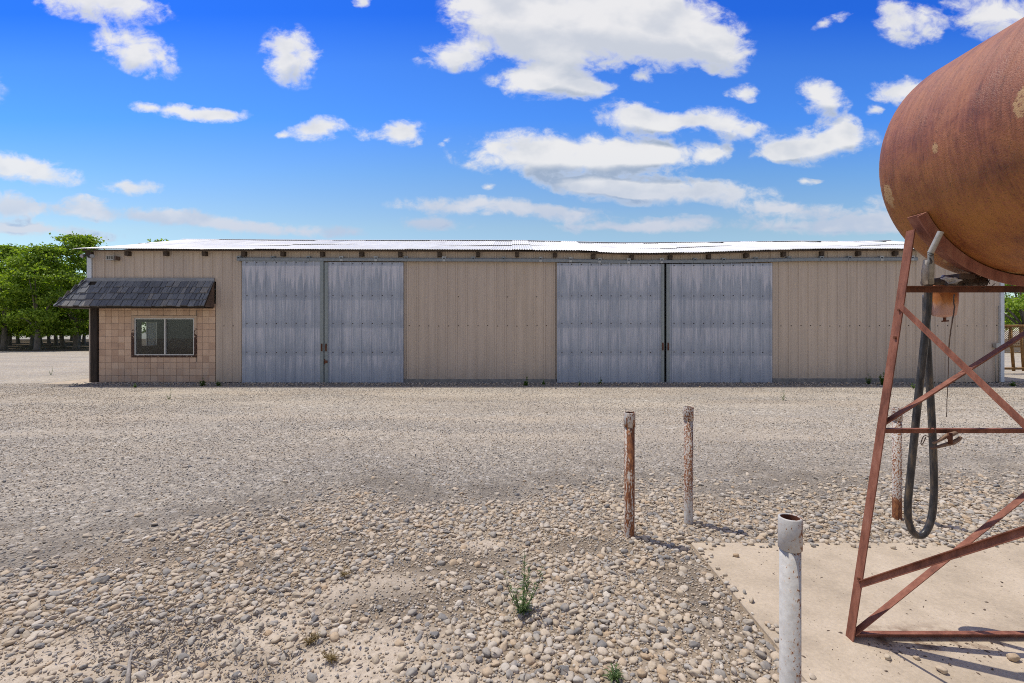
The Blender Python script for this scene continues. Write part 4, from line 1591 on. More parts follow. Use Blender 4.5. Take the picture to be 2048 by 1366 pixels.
for row in range(4):
    t0 = row * .238 - .015
    x = axl + (hip.x - axl) * max(t0, 0)
    xe = axr
    while x < xe - .02:
        w = rs.choice((.09, .12, .14, .17, .20, .23))
        x1 = min(x + w, xe)
        if rs.random() > .012:
            tj = rs.uniform(-.02, .012)
            ta = t0 + tj
            tb = min(t0 + .33, .98)
            # parallel to the hip on the left of the run
            gp = rs.uniform(.006, .016)
            shake('F', x + gp, x1 - gp * .6, ta, tb, rs.uniform(.030, .055), 0)
        x = x1
    y = AY + (YW - AY) * max(t0, 0)
    while y < 17.45:
        w = rs.choice((.10, .13, .17, .2))
        shake('H', y + .003, min(y + w, 17.5) - .003, t0 + rs.uniform(-.02, .012), min(t0 + .33, .98), rs.uniform(.014, .028), 0)
        y += w
sh.build('shingles', M_shake, awning)
# hip cap shakes
hc = MB()
for k in range(7):
    t0, t1 = k / 7 - .01, (k + 1.35) / 7
    p0 = Vector((axl - .02 + (hip.x - axl) * t0, AY - .02 + (hip.y - AY) * t0, AZ0 + .035 + (AZ1 - AZ0) * t0))
    p1 = Vector((axl - .02 + (hip.x - axl) * min(t1, 1), AY - .02 + (hip.y - AY) * min(t1, 1), AZ0 + .028 + (AZ1 - AZ0) * min(t1, 1)))
    side = Vector((1, -1, 0)).normalized()
    for sg in (1, -1):
        a = side * sg * .09 + Vector((0, 0, -.045))
        vs = [p0, p1, p1 + a, p0 + a, p0 + Vector((0, 0, .015)), p1 + Vector((0, 0, .006)), p1 + a + Vector((0, 0, .006)), p0 + a + Vector((0, 0, .015))]
        hc.add(vs, [(0, 1, 2, 3), (4, 5, 6, 7), (0, 4, 7, 3), (3, 7, 6, 2), (1, 5, 6, 2), (0, 4, 5, 1)])
hc.build('hip_cap', M_shake, awning)
mb = MB()
mb.box(hip.x - .02, axr, YW - .075, YW - .035, AZ1 - .055, AZ1 + .055, bev=.005)
mb.build('ridge_board', M_flash, awning)
mb = MB()
vs = [(axr - .012, AY + .05, AZ0 - .02), (axr - .012, YW - .035, AZ0 - .02), (axr - .012, YW - .035, AZ1 - .06), (axr - .028, AY + .05, AZ0 - .02), (axr - .028, YW - .035, AZ0 - .02), (axr - .028, YW - .035, AZ1 - .06)]
mb.add(vs, [(0, 1, 2), (3, 5, 4), (0, 3, 4, 1), (1, 4, 5, 2), (2, 5, 3, 0)])
mb.build('cheek_panel', M_cheek, awning)

# ------------------------------------------------------------------ fixtures on the shed
fl = empty('floodlight', at(190, 512, 14.4), 'twin-head floodlight on a dark bracket at the left corner of the eave', 'floodlight')
c = at(180, 513, 14.40)
mb = MB(); mb.box(c.x - .05, c.x + .06, 14.36, 14.46, c.z - .04, c.z + .04, bev=.008); mb.tube([(c.x + .05, 14.36, c.z), (c.x + .12, 14.30, c.z)], .018, 8); mb.tube([(c.x - .03, 14.37, c.z), (c.x - .02, 14.28, c.z + .01)], .018, 8)
mb.build('bracket', M_lampdark, fl)
for (dx, dyy, ax) in ((.17, 14.28, (.75, -.6, -.25)), (-.03, 14.22, (-.1, -.9, -.4))):
    a = Vector(ax).normalized()
    p0 = Vector((c.x + dx, dyy, c.z)) - a * .05
    mb = MB(); mb.tube([p0, p0 + a * .03, p0 + a * .09, p0 + a * .12], [.022, .036, .06, .062], 16)
    hd = mb.build('lamp_head', M_lamp if dx > 0 else M_lampdark, fl)
    mb = MB(); mb.tube([p0 + a * .1195, p0 + a * .128], [.056, .04], 16)
    mb.build('lens', M_lens, hd)
c = at(226, 517, 14.4)
wl = empty('wall_light', c, 'small grey louvred wall light under the eave above the awning', 'wall light')
mb = MB(); mb.box(c.x - .13, c.x + .11, 14.28, 14.49, c.z - .055, c.z - .035, bev=.004); mb.box(c.x - .13, c.x + .11, 14.28, 14.49, c.z + .055, c.z + .07, bev=.004); mb.box(c.x - .13, c.x + .11, 14.36, 14.49, c.z - .035, c.z + .055)
mb.build('housing', M_lamp, wl)
for dxx in (-.11, -.03, .03, .10):
    mb = MB(); mb.box(c.x + dxx - .012, c.x + dxx + .012, 14.285, 14.36, c.z - .035, c.z + .055); mb.build('louvre', M_pipe, wl)
mb = MB(); mb.box(c.x + .11, c.x + .15, 14.32, 14.49, c.z - .05, c.z + .065, bev=.004); mb.build('cap', M_cheek, wl)

c = at(1995, 691, 14.4)
eb = empty('electrical_box', (c.x, 14.44, 0), 'small grey electrical box with two conduits at the right end of the siding', 'electrical box')
mb = MB(); mb.box(c.x - .07, c.x + .06, 14.36, 14.47, c.z - .07, c.z + .07, bev=.006); mb.build('housing', M_lamp, eb)
for dxx, top in ((-.015, c.z - .07), (.05, 2.4)):
    mb = MB(); mb.tube([(c.x + dxx + (.03 if top > 2 else 0), 14.44, top), (c.x + dxx + (.03 if top > 2 else 0), 14.44, 0)], .013, 8); mb.build('conduit', M_pipe, eb)

# ------------------------------------------------------------------ pipe posts
def pipe_post(X, Y, h, r, mat, lab, lean=(0, 0)):
    o = empty('pipe_post', (X, Y, 0), lab, 'pipe post', 'steel pipe bollards round the tank')
    z0 = -.1
    top = h
    rc = r * 1.13
    mb = MB()
    mb.lathe((X, Y, 0), [(r, z0), (r, top - .10), (r - .004, top - .10)], 28)
    mb.build('pipe', mat, o)
    mb = MB()
    mb.lathe((X, Y, 0), [(r * .90, top - .003), (r - .006, top - .12), (r - .006, z0)], 28)
    mb.build('bore', M_rustbrown, o)
    mb = MB()
    mb.lathe((X, Y, 0), [(r + .001, top - .115), (rc - .003, top - .115), (rc, top - .112), (rc, top - .003), (rc - .003, top), (r * .93, top), (r * .905, top - .003)], 28)
    mb.build('collar', mat, o)
    return o


M_p1 = mat_post('post_paint_heavy_rust', 2.4, 1.3, -.02, 70, .12, (3.0, 1.0), 3.0, .26)
M_p2 = mat_post('post_paint_speckled', 1.0, 2.8, -.12, 95, -.1, (7.0, 2.0), 1.0, .20)
M_p3 = mat_post('post_paint_rusty_foot', 0.6, 3.2, -.14, 100, 1.2, (1.0, 5.0), 2.0, .18)
M_p4 = mat_post('post_paint_clean', .6, 2.6, -.25, 85, .0, (9.0, 4.0), 6.0, .0)
pipe_post(.935, 3.70, .985, .0400, M_p1, 'rustiest white pipe post, orange brown down most of its length')
pipe_post(1.503, 3.96, .985, .0370, M_p2, 'white pipe post speckled with fine dark rust, clean at its foot')
pipe_post(3.37, 4.07, .96, .0345, M_p3, 'pipe post half hidden behind the tank stand leg, rust brown at its foot')
pipe_post(1.005, 1.68, .965, .0348, M_p4, 'cleanest white pipe post, the large one close up with its open top showing')

# ------------------------------------------------------------------ fuel tank on its stand
TC = Vector((2.66, 0, 2.54)); TR = .62
TY0, TY1 = .75, 2.56
tank = empty('fuel_tank', (TC.x, 1.7, TC.z - TR), 'big rusty brown cylindrical fuel tank resting on an angle iron stand', 'fuel tank')
mb = MB()
prof = []
for k in range(13):
    a = math.pi / 2 * k / 12
    prof.append((max(TR * math.sin(a), .0008), TY0 - .2 * math.cos(a)))
for k in range(1, 12):
    prof.append((TR, TY0 + (TY1 - TY0) * k / 12))
for k in range(13):
    a = math.pi / 2 * (1 - k / 12)
    prof.append((max(TR * math.sin(a), .0008), TY1 + .2 * math.cos(a)))
mb.lathe((TC.x, 0, TC.z), prof, 96, True, 'Y')
mb.build('shell', M_tank, tank)
YS = 2.475                              # outer plane of the far end frame
stand = empty('tank_stand', (2.6, 1.8, .014), 'red brown angle iron stand with crossed braces under the rusty tank', 'stand')
fx = lambda z: 1.775 + (2.105 - 1.775) * z / 2.2         # outer corner of the left leg
fxr = lambda z: 3.50 - (3.50 - 3.20) * z / 2.2           # right leg
NEAR = 1.02
for yy, dyv in ((YS, -1), (NEAR, 1)):
    mb = MB(); mb.angle((fx(.0), yy, .014), (fx(2.15), yy, 2.165), (0, dyv, 0), (1, 0, 0), .053, .044, .006); mb.build('leg', M_steel, stand)
    mb = MB(); mb.angle((fxr(.0), yy, .014), (fxr(2.15), yy, 2.165), (0, dyv, 0), (-1, 0, 0), .053, .044, .006); mb.build('leg', M_steel, stand)
    sgn = dyv
    y_ = yy + sgn * .012
    for z, m_, nm, w in ((1.855, M_rustbrown, 'crossbar', .033), (1.108, M_steel, 'crossbar', .027), (.031, M_steel, 'bottom_rail', .032)):
        mb = MB(); mb.angle((fx(z) + .008, y_ - .0, z + w / 2), (fxr(z) - .008, y_, z + w / 2), (0, 0, -1), (0, sgn, 0), w, w * .9, .005); mb.build(nm, m_, stand)
    # diagonals of the end frame, flange up towards the sun
    for (za, zb) in ((.05, 1.06), (1.16, 1.80)):
        p0 = Vector((fx(za) + .006, y_ + sgn * .008, za)); p1 = Vector((fxr(zb) - .02, y_ + sgn * .008, zb))
        if za < .1: p1 = Vector((3.08, y_ + sgn * .008, 1.09))
        else: p1 = Vector((2.96, y_ + sgn * .008, 1.80))
        mid = (p0 + p1) / 2
        ax = (p1 - p0).normalized()
        up = Vector((-ax.z, 0, ax.x))
        mb = MB(); mb.angle(p0, p1, -up, (0, sgn, 0), .027, .036, .004); mb.build('brace', M_steel, stand)
    # saddle: a curved angle the shell rests in
    mb = MB()
    nseg = 40
    a0, a1 = R(208.5), R(331.5)
    vs, fs = [], []
    ysd = yy + sgn * .058
    for k in range(nseg + 1):
        a = a0 + (a1 - a0) * k / nseg
        cc, ss = math.cos(a), math.sin(a)
        for (rr_, yo) in ((TR + .008, -.055), (TR + .008, .055), (TR + .018, .055), (TR + .018, -.047), (TR + .060, -.047), (TR + .060, -.055)):
            vs.append((TC.x + rr_ * cc, ysd - sgn * yo, TC.z + rr_ * ss))
    for k in range(nseg):
        for q in range(6):
            q2 = (q + 1) % 6
            fs.append((k * 6 + q, k * 6 + q2, (k + 1) * 6 + q2, (k + 1) * 6 + q))
    fs += [(0, 1, 2, 3, 4, 5), tuple(nseg * 6 + q for q in range(5, -1, -1))]
    mb.add(vs, fs)
    mb.build('saddle', M_saddle, stand)
# side braces, bolted on the outside of the legs
for (z0, z1, bend) in ((1.75, .735, .0), (.325, 1.46, .012)):
    for xf, sg in ((fx, -1), (fxr, 1)):
        p0 = Vector((xf(z0) + sg * .004, YS - .040, z0)); p1 = Vector((xf(z1) + sg * .004, NEAR + .045, z1))
        ax = (p1 - p0).normalized()
        mb = MB()
        pm = (p0 + p1) / 2 + Vector((0, 0, bend))
        dn = Vector((0, ax.z, -ax.y))
        if dn.z > 0: dn = -dn
        mb.angle(p0, p1, -dn if z0 > 1 else dn, (sg, 0, 0), .031 if z0 < 1 else .027, .014 if z0 < 1 else .007, .004)
        mb.build('brace', M_steel, stand)
# bolts
for z in (1.745, .335, 1.6):
    x = fx(z)
    mb = MB(); mb.tube([(x + .002, YS - .036, z), (x - .012, YS - .036, z)], .008, 6, smooth=False); mb.build('bolt', M_rustbrown, stand)

# hose
H0 = 2.60
hp = [(1857, 556, 2.55), (1856, 600, 2.56), (1852, 650, 2.57), (1845, 720, 2.58), (1836, 800, 2.59), (1828, 880, 2.6), (1821, 950, 2.61), (1816, 1005, 2.62), (1817, 1040, 2.63), (1826, 1064, 2.63), (1840, 1072, 2.64),
      (1854, 1060, 2.645), (1864, 1030, 2.65), (1868, 980, 2.65), (1867, 920, 2.65), (1864, 850, 2.655), (1860, 780, 2.66), (1856, 710, 2.66), (1853, 650, 2.65), (1853, 590, 2.63)]
pts = [at(*p) for p in hp]


def smooth_path(P, n=6):
    out = []
    for i in range(len(P) - 1):
        p0, p1, p2, p3 = P[max(i - 1, 0)], P[i], P[i + 1], P[min(i + 2, len(P) - 1)]
        for k in range(n):
            t = k / n
            out.append(.5 * ((2 * p1) + (p2 - p0) * t + (2 * p0 - 5 * p1 + 4 * p2 - p3) * t * t + (3 * p1 - p0 - 3 * p2 + p3) * t ** 3))
    out.append(P[-1])
    return out


mb = MB()
mb.tube(smooth_path(pts, 6), .0182, 16)
tag(mb.build('hose', M_hose, origin=tuple(pts[0])), 'thick black rubber hose looping down behind the stand leg', 'hose')

# nozzle spout hooked by the leg
nz0 = at(1882, 463, 2.30); nz1 = at(1861, 506, 2.33)
noz = empty('fuel_nozzle', tuple(at(1860, 560, 2.38)), 'grey fuel nozzle wired to the stand leg with its open spout pointing up', 'nozzle')
mb = MB()
mb.tube([nz1, nz0], .0135, 14, cap=False)
mb.tube([nz1, nz0], .0105, 14, cap=False)
mb.build('spout', M_pipe, noz)
mb = MB()
q0, q1, q2 = at(1861, 504, 2.33), at(1862, 530, 2.35), at(1862, 566, 2.40)
mb.tube([q0, q1, q2], [.012, .0135, .013], 12)
mb.build('body', mat_plain('nozzle_grey', [(.3, (.22, .21, .18)), (.7, (.34, .32, .28))], 30, .5, .3), noz)
mb = MB()
mb.tube([at(1853, 520, 2.40), at(1849, 545, 2.42), at(1851, 566, 2.44)], [.013, .014, .019], 12)
mb.build('swivel', M_rag, noz)
mb = MB()
mb.tube(smooth_path([at(1856, 507, 2.34), at(1861, 511, 2.315), at(1867, 508, 2.33), at(1862, 503, 2.345), at(1856, 507, 2.34)], 6), .0025, 6)
mb.tube(smooth_path([at(1858, 515, 2.33), at(1861, 522, 2.325), at(1859, 530, 2.35), at(1864, 524, 2.33), at(1860, 516, 2.33)], 5), .0022, 6)
mb.build('wire_tie', M_lampdark, noz)

# outlet valve, rag and filter below the tank
vc = at(1930, 562, 2.50)
valve = empty('outlet_valve', (vc.x, vc.y, vc.z), 'grimy outlet valve wrapped in wire and dirt under the tank belly', 'valve')
mb = MB()
mb.tube([(vc.x + .05, vc.y, TC.z - TR + .02), (vc.x + .05, vc.y, vc.z)], .022, 12)
mb.tube([(vc.x + .10, vc.y, vc.z - .002), (vc.x - .11, vc.y - .01, vc.z - .004)], [.026, .022], 12)
mb.tube([(vc.x + .02, vc.y, vc.z + .01), (vc.x - .06, vc.y, vc.z + .005), (vc.x - .19, vc.y + .05, vc.z - .006)], [.028, .026, .014], 12)
mb.build('body', M_brass, valve)
mb = MB()
mb.box(vc.x - .075, vc.x + .01, vc.y - .05, vc.y + .05, vc.z + .005, vc.z + .035, Matrix.Translation((0, 0, 0)), bev=.004)
mb.build('cap', M_cheek, valve)
mb = MB()
for k in range(9):
    a = random.uniform(-.09, .09)
    base = Vector((vc.x + .02 + a, vc.y - .015, vc.z - .015))
    P = [base + Vector((random.uniform(-.03, .03), random.uniform(-.045, .02), random.uniform(-.045, .03))) for _ in range(5)]
    mb.tube(smooth_path(P, 5), .0016, 5)
mb.build('wire_wrap', M_wire, valve)
rag0 = at(1908, 562, 2.47)
mb = MB()
V_, Fi = stone_shapes(3, 1, 321, .42)
P = V_[0] * np.array([.032, .02, .015])
mb.add([(rag0.x + p[0], rag0.y + p[1], rag0.z + p[2]) for p in P], [tuple(f) for f in Fi], True)
P = V_[0][:, [1, 0, 2]] * np.array([.022, .018, .01])
mb.add([(rag0.x - .035 + p[0], rag0.y + p[1], rag0.z + .012 + p[2]) for p in P], [tuple(f) for f in Fi], True)
tag(mb.build('rag', M_rag, origin=tuple(rag0)), 'dirty white rag stuffed beside the outlet valve', 'rag')

fc = at(1888, 604, 2.60)
fil = empty('fuel_filter', (fc.x, fc.y, 1.70), 'orange rusted filter canister hanging below the upper crossbar', 'filter')
mb = MB()
mb.lathe((fc.x, fc.y, 1.702), [(.001, .010), (.012, .008), (.046, .017), (.052, .022), (.060, .085), (.062, .135), (.061, .165), (.066, .168), (.066, .19), (.03, .20), (.001, .20)], 32)
mb.build('canister', M_filter, fil)
mb = MB(); mb.box(fc.x - .03, fc.x + .065, fc.y - .07, fc.y + .03, 1.882, 1.912, bev=.004); mb.tube([(fc.x, fc.y, 1.90), (fc.x, fc.y, 1.935), (vc.x - .1, vc.y + .03, vc.z)], .014, 10); mb.build('head', M_rag, fil)
mb = MB(); mb.tube([(fc.x + .004, fc.y, 1.712), (fc.x + .004, fc.y, 1.690)], .007, 8); mb.tube([(fc.x - .016, fc.y - .004, 1.689), (fc.x + .022, fc.y - .004, 1.691)], .004, 8); mb.build('drain_cock', M_rustbrown, fil)

P = [at(1909, 588, 2.47), at(1907, 604, 2.47), at(1909, 618, 2.47), at(1903, 650, 2.47), at(1899, 680, 2.47), at(1897, 720, 2.47), at(1896, 760, 2.47), at(1894, 800, 2.47), at(1893, 834, 2.47)]
mb = MB(); sp = smooth_path(P, 5); mb.tube([p + Vector((random.uniform(-.0015, .0015), 0, 0)) for p in sp], [.0032 if i < len(sp) * .55 else .0018 for i in range(len(sp))], 6)
tag(mb.build('hanging_wire', M_wire, origin=tuple(P[0])), 'thin frayed wire hanging from the outlet valve', 'wire')

# pliers hooked over the middle crossbar
pl = empty('pliers', tuple(at(1895, 868, 2.43)), 'rusty pliers wired under the middle crossbar of the stand', 'pliers')
for (ps, rs_) in (([(1862, 897), (1878, 893), (1895, 888), (1908, 884), (1918, 878), (1921, 873)], [.006, .008, .010, .012, .010, .006]), ([(1866, 886), (1880, 880), (1893, 872), (1903, 869), (1911, 866), (1914, 868)], [.006, .008, .011, .012, .009, .005])):
    mb = MB(); mb.tube(smooth_path([at(a, c, 2.43) for a, c in ps], 4), list(np.interp(np.linspace(0, 1, 21), np.linspace(0, 1, 6), rs_)), 10); mb.build('handle', M_plier, pl)
mb = MB(); mb.tube([at(1900, 866, 2.415), at(1901, 888, 2.415)], .010, 8); mb.tube([at(1899, 876, 2.40), at(1899, 876, 2.45)], .012, 10); mb.build('pivot', M_rustbrown, pl)
P = [at(1868, 865, 2.42), at(1860, 873, 2.42), at(1848, 872, 2.42), at(1842, 886, 2.42), at(1845, 888, 2.42), at(1852, 874, 2.42)]
mb = MB(); mb.tube(smooth_path(P, 5), .0022, 6)
mb.tube(smooth_path([at(1858, 860, 2.44), at(1864, 854, 2.42), at(1870, 857, 2.41), at(1871, 866, 2.42)], 5), .003, 6)
tag(mb.build('wire_hook', M_wire, origin=tuple(P[0])), 'bent wire hook looped over the middle crossbar near the hose', 'wire')


# ------------------------------------------------------------------ trees
def tree_parts(seed, H, Rc, nclump=150, per=95, base=1.25):
    r_ = np.random.default_rng(seed)
    tb = MB()
    lean = r_.normal(0, .12, 2)
    trunk_h = 1.9
    p0 = Vector((0, 0, -.1)); p1 = Vector((lean[0] * .4, lean[1] * .4, trunk_h))
    tb.tube([p0, Vector((0, 0, .25)), (p0 + p1) / 2 + Vector((.03, -.02, 0)), p1], [.30, .215, .19, .17], 12)
    centers = []
    # the crown is built of lobes, one to a big limb, each with its own shell of leaf clumps
    lobes = []
    nl = 15
    for k in range(nl):
        uu = ((k + .5) / nl) ** .9
        th = k * 2.4 + r_.uniform(-.5, .5)
        z = base + .75 + (H - base - 1.6) * uu
        prof_ = Rc * (min(1.0, .72 + 1.1 * uu) if uu < .3 else max(.12, math.cos((uu - .3) / .7 * math.pi / 2) ** .75))
        rad = r_.uniform(.95, 1.5) * (1.12 - .42 * uu)
        rr_ = max(prof_ - rad * .75, 0) * r_.uniform(.75, 1.08)
        lobes.append((rr_ * math.cos(th), rr_ * math.sin(th), z, rad))
    lobes.append((r_.normal(0, .3), r_.normal(0, .3), H - .55, .62))
    for k in range(nclump):
        lx, ly, lz, lr = lobes[k % len(lobes)]
        v = r_.normal(0, 1, 3); v /= np.linalg.norm(v)
        if v[2] < -.35: v[2] *= -.6
        q = lr * (.55 + .5 * r_.random() ** .5)
        centers.append((lx + v[0] * q * 1.1, ly + v[1] * q * 1.1, max(lz + v[2] * q * .8, base + .1)))
    C = np.array(centers)
    # limbs reach towards groups of clumps
    for k in range(9):
        c = C[r_.integers(0, len(C))]
        m1 = p1 + (Vector(c) - p1) * .45 + Vector((0, 0, .5))
        tb.tube([p1 - Vector((0, 0, .25)), p1 + (m1 - p1) * .5, m1, Vector(c)], [.10, .075, .05, .015], 7)
    n = nclump * per
    cc = np.repeat(C, per, 0)
    sg = np.repeat(r_.uniform(.20, .36, nclump), per)[:, None]
    P = cc + r_.normal(0, 1, (n, 3)) * sg * np.array([1.25, 1.25, .5])
    P[:, 2] = np.maximum(P[:, 2], base - .45 + .5 * r_.random(n))
    L = r_.uniform(.15, .29, n); Wd = L * r_.uniform(.26, .40, n)
    out = cc * np.array([1, 1, 0]); out /= (np.linalg.norm(out, axis=1, keepdims=True) + 1e-6)
    ax = out * .7 + r_.normal(0, .75, (n, 3)); ax[:, 2] -= .35
    ax /= np.linalg.norm(ax, axis=1, keepdims=True)
    nm = np.array([0, 0, .8]) + r_.normal(0, .6, (n, 3)) + out * .55
    nm -= ax * (nm * ax).sum(1, keepdims=True); nm /= np.linalg.norm(nm, axis=1, keepdims=True)
    sd = np.cross(ax, nm)
    V = np.empty((n, 4, 3))
    V[:, 0] = P - ax * L[:, None] * .5
    V[:, 1] = P + sd * Wd[:, None] + nm * (L * .10)[:, None]
    V[:, 2] = P + ax * L[:, None] * .55 - nm * (L * .12)[:, None]
    V[:, 3] = P - sd * Wd[:, None] + nm * (L * .10)[:, None]
    Fc = np.arange(n * 4).reshape(n, 4)
    return tb, V.reshape(-1, 3), Fc


protos = []
for i, (sd_, H, Rc, nc) in enumerate(((3, 9.3, 3.9, 210), (8, 8.9, 3.7, 200), (15, 9.7, 4.0, 215))):
    protos.append(tree_parts(sd_, H, Rc, nc, 66, .70))
proto_mesh = [None] * 3


def plant_tree(i, x, y, s, rz, lab):
    root = empty('walnut_tree', (x, y, 0), lab, 'tree', 'walnut trees of the orchard')
    root.rotation_euler = (0, 0, rz)
    root.scale = (s, s, s)
    if proto_mesh[i] is None:
        tb, V, Fc = protos[i]
        t = tb.build('trunk', M_bark); t.parent = root
        c = np_mesh('crown', V, Fc, M_leaf, False); c.parent = root
        proto_mesh[i] = (t, c)
    else:
        for q in proto_mesh[i]:
            o = q.copy(); COL.objects.link(o); o.parent = root
    return root


DEEP = 'walnut tree in the deeper orchard rows behind the front trees'
def tx(px, d): return (px - 1024) / F * d
plant_tree(0, tx(74, 38), 38, .93, .4, 'walnut tree with the nearest grey trunk at the edge of the gravel yard')
plant_tree(1, tx(8, 40), 40, 1.0, 2.0, 'walnut tree at the left border of the photo behind the nearest trunk')
plant_tree(2, tx(152, 41), 41, 1.04, 1.1, 'walnut tree whose top stands just above the left end of the shed roof')
plant_tree(1, tx(332, 41), 41, 1.06, 3.3, 'walnut tree behind the shed showing only a leafy tip over the left roof slope')
plant_tree(0, tx(1165, 43), 43, .985, 5.0, 'walnut tree behind the shed showing only a speck of top over the mid roof')
plant_tree(2, tx(2050, 34), 34, .95, 2.6, 'walnut tree beyond the rusty gate at the right end of the shed')
plant_tree(0, tx(2190, 37), 37, 1.0, 4.1, 'walnut tree mostly outside the photo beyond the rusty gate')
deep = [(112, 50, 1, .84, .6), (124, 59, 2, .86, 1.5), (150, 53, 0, .84, 2.4), (157, 62, 1, .86, 3.2), (168, 57, 2, .84, 4.0)]
for row, d in enumerate((45, 51, 57, 64, 71, 78)):
    for q, px in enumerate(range(-60 + 17 * (row % 3), 215, 62)):
        if all(abs(px - a[0]) + 5 * abs(d - a[1]) > 32 for a in deep):
            deep.append((px, d + (q * 7 % 3) - 1, (q + row) % 3, .76 + .03 * ((q * 5 + row) % 4), q * 1.7 + row))
for (px, d, i, s, rz) in deep:
    plant_tree(i, tx(px, d), d, s, rz, DEEP)
for k, (px, d, i, s, rz) in enumerate(((2110, 50, 1, .98, .6), (2020, 58, 2, .98, 2.0))):
    plant_tree(i, tx(px, d), d, s, rz, 'walnut tree in the farther rows behind the gate')


# ------------------------------------------------------------------ gate at the right
gy = 17.6
gx0 = tx(2009, gy); 
gate = empty('chain_link_gate', (gx0 + 1.5, gy, 0), 'rusty pipe gate with chain link infill beyond the right end of the shed', 'gate')
gz_ = lambda py: CAM_Z + (660 - py) / F * gy
mb = MB()
x1 = gx0 + 4.2
mb.tube([(gx0 - .8, gy, gz_(652.5)), (x1, gy, gz_(651))], .055, 10)
mb.tube([(gx0 - .8, gy, gz_(693)), (x1, gy, gz_(693))], .035, 10)
mb.tube([(gx0 - .8, gy, gz_(737)), (x1, gy, gz_(737))], .045, 10)
mb.tube([(gx0 - .8, gy + .02, gz_(704.5)), (x1, gy + .02, gz_(704.5))], .015, 8)
for (a, c) in ((2021, 2028), (2042, 2048), (2085, 2086), (2130, 2128), (2190, 2188)):
    mb.tube([(tx(a, gy), gy + .01, gz_(655)), (tx(c, gy), gy + .01, gz_(742))], .048, 10)
mb.build('frame', M_gate, gate)
mb = MB()
z0, z1 = gz_(692), gz_(654)
hgt = z1 - z0
k = gx0 - .8 - hgt
while k < x1:
    for s in (1, -1):
        a = Vector((k if s > 0 else k + hgt, gy + .03 * s, z0)); c = Vector((k + hgt if s > 0 else k, gy + .03 * s, z1))
        mb.tube([a, c], .0065, 3, cap=False, smooth=False)
    k += .075
mb.build('chain_link_mesh', M_gate, gate)


# ------------------------------------------------------------------ weeds
def weed(px, py, h, nst, lab, mat=M_weed, kind='weed', spread=.35, leaf=.05, slim=.16, seed=0, d=None):
    p = gpt(px, py) if d is None else Vector((tx(px, d), d, float(gz(tx(px, d), d))))
    r_ = random.Random(seed + px)
    o = empty('weed', tuple(p), lab, kind, 'weeds in the gravel')
    st, lf = MB(), MB()
    for s in range(nst):
        a = r_.uniform(0, 6.28)
        hh = h * (1 if s == 0 else r_.uniform(.35, .8))
        tip = p + Vector((math.cos(a) * spread * hh * (.25 if s == 0 else 1), math.sin(a) * spread * hh * (.25 if s == 0 else 1), hh))
        mid = (p + tip) / 2 + Vector((math.cos(a), math.sin(a), 0)) * hh * .07
        path = smooth_path([p, mid, tip], 6)
        rad = max(.0016, h * .008)
        st.tube(path, [rad * (1 - .75 * i / (len(path) - 1)) for i in range(len(path))], 5)
        n = int(10 + hh * 95)
        for q in range(n):
            t = r_.uniform(.06, 1)
            base = path[min(int(t * (len(path) - 1)), len(path) - 1)]
            aa = r_.uniform(0, 6.28)
            dv = Vector((math.cos(aa), math.sin(aa), r_.uniform(.15, 1.1))).normalized()
            l = leaf * r_.uniform(.6, 1.2) * (1.1 - .6 * t)
            sdv = dv.cross(Vector((0, 0, 1))).normalized() * l * slim
            nv_ = sdv.cross(dv).normalized()
            lf.add([base, base + dv * l * .5 + sdv + nv_ * l * .08, base + dv * l - Vector((0, 0, l * .2)), base + dv * l * .5 - sdv + nv_ * l * .08], [(0, 1, 2, 3)])
    st.build('stem', mat, o)
    lf.build('foliage', mat, o)
    return o


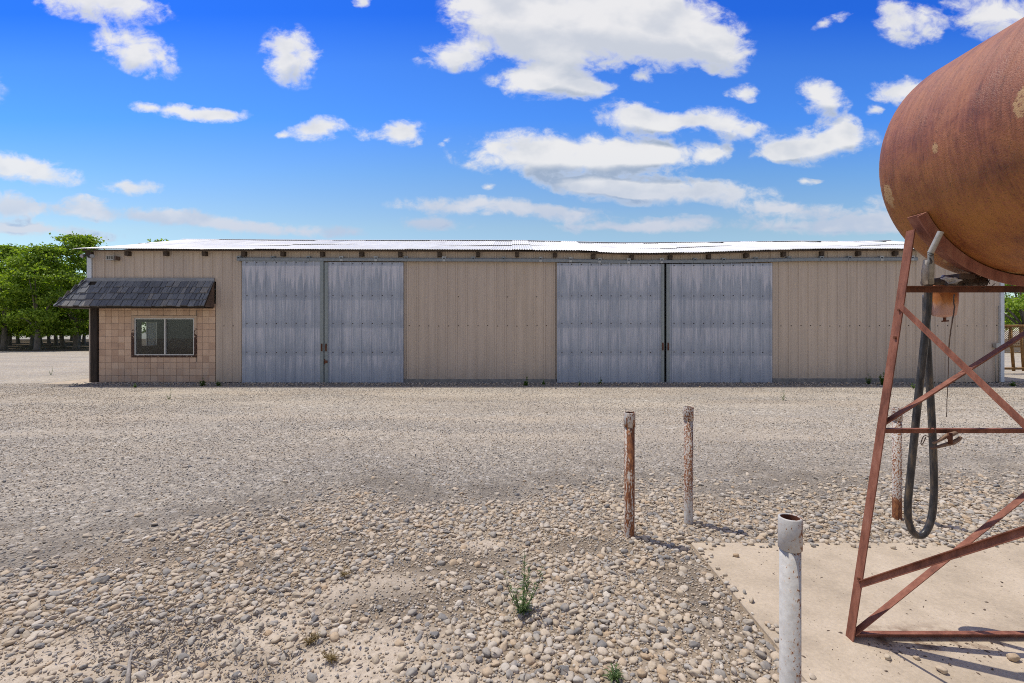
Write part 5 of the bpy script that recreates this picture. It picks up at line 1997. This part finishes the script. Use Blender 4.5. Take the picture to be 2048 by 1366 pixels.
weed(1044, 1228, .40, 9, 'tall wispy green weed growing alone among the foreground cobbles', spread=.42, leaf=.05, slim=.11)
weed(1228, 1362, .07, 7, 'small bright grass tuft at the bottom border of the photo', spread=.5, leaf=.06, slim=.07)
M_weedg = mat_leaf('bright_weed_leaf', (.06, .13, .02), (.11, .20, .04), (.18, .28, .06))
weed(1052, 771, .26, 6, 'leafy weed standing near the foundation between the door pairs', M_weedg, leaf=.09, slim=.25)
weed(1087, 770, .16, 4, 'low weed close to the left edge of the second door pair', M_weedg, leaf=.07, slim=.25)
weed(1160, 771, .16, 3, 'slender weed below the left part of the third sliding door', M_weedg, leaf=.06, slim=.2)
weed(1200, 768, .22, 4, 'pale weed below the middle of the third sliding door', M_weed, leaf=.07, slim=.2)
weed(1483, 767, .22, 3, 'thin dark weed against the foot of the rightmost sliding door', M_weed, leaf=.05, slim=.15, d=14.2)
weed(1737, 760, .34, 5, 'dark branching weed by the kerb left of the tank stand leg', M_weed, leaf=.08, slim=.2, d=14.1)
weed(1767, 764, .38, 7, 'dense green weed by the kerb just left of the tank stand leg', M_weedg, leaf=.10, slim=.28, d=13.9)
weed(1827, 777, .2, 3, 'small yellow green weed seen between the stand leg and the hose', M_weedg, leaf=.06, slim=.2)
weed(2025, 772, .16, 6, 'bright weed on the gravel below the rusty gate', M_weedg, leaf=.09, slim=.25)
weed(1566, 800, .26, 3, 'thin weed alone on the gravel in front of the rightmost door', M_weed, leaf=.05, slim=.15)
weed(405, 772, .24, 7, 'bushy pale weed below the right side of the office window', M_weed, leaf=.09, slim=.22)
weed(437, 772, .17, 5, 'pale weed at the foot of the tan strip right of the office', M_weed, leaf=.08, slim=.22)
weed(270, 775, .12, 4, 'tiny green weed below the left side of the office window', M_weedg, leaf=.06, slim=.25)
weed(338, 799, .30, 3, 'spindly weed out on the gravel before the office wall', M_weed, leaf=.05, slim=.15)
weed(102, 750, .32, 3, 'spindly weed on the gravel left of the shed corner', M_weed, leaf=.06, slim=.15)
weed(622, 1284, .07, 12, 'dry straw coloured tuft in the pale sand at the lower left', M_dry, spread=.9, leaf=.04, slim=.06)
weed(664, 1318, .08, 14, 'dry brown tuft nearest the bottom border in the pale sand', M_dry, spread=.9, leaf=.04, slim=.06)
weed(692, 1152, .07, 10, 'dry tuft beside the cobbles left of the tall weed', M_dry, spread=.9, leaf=.04, slim=.06)
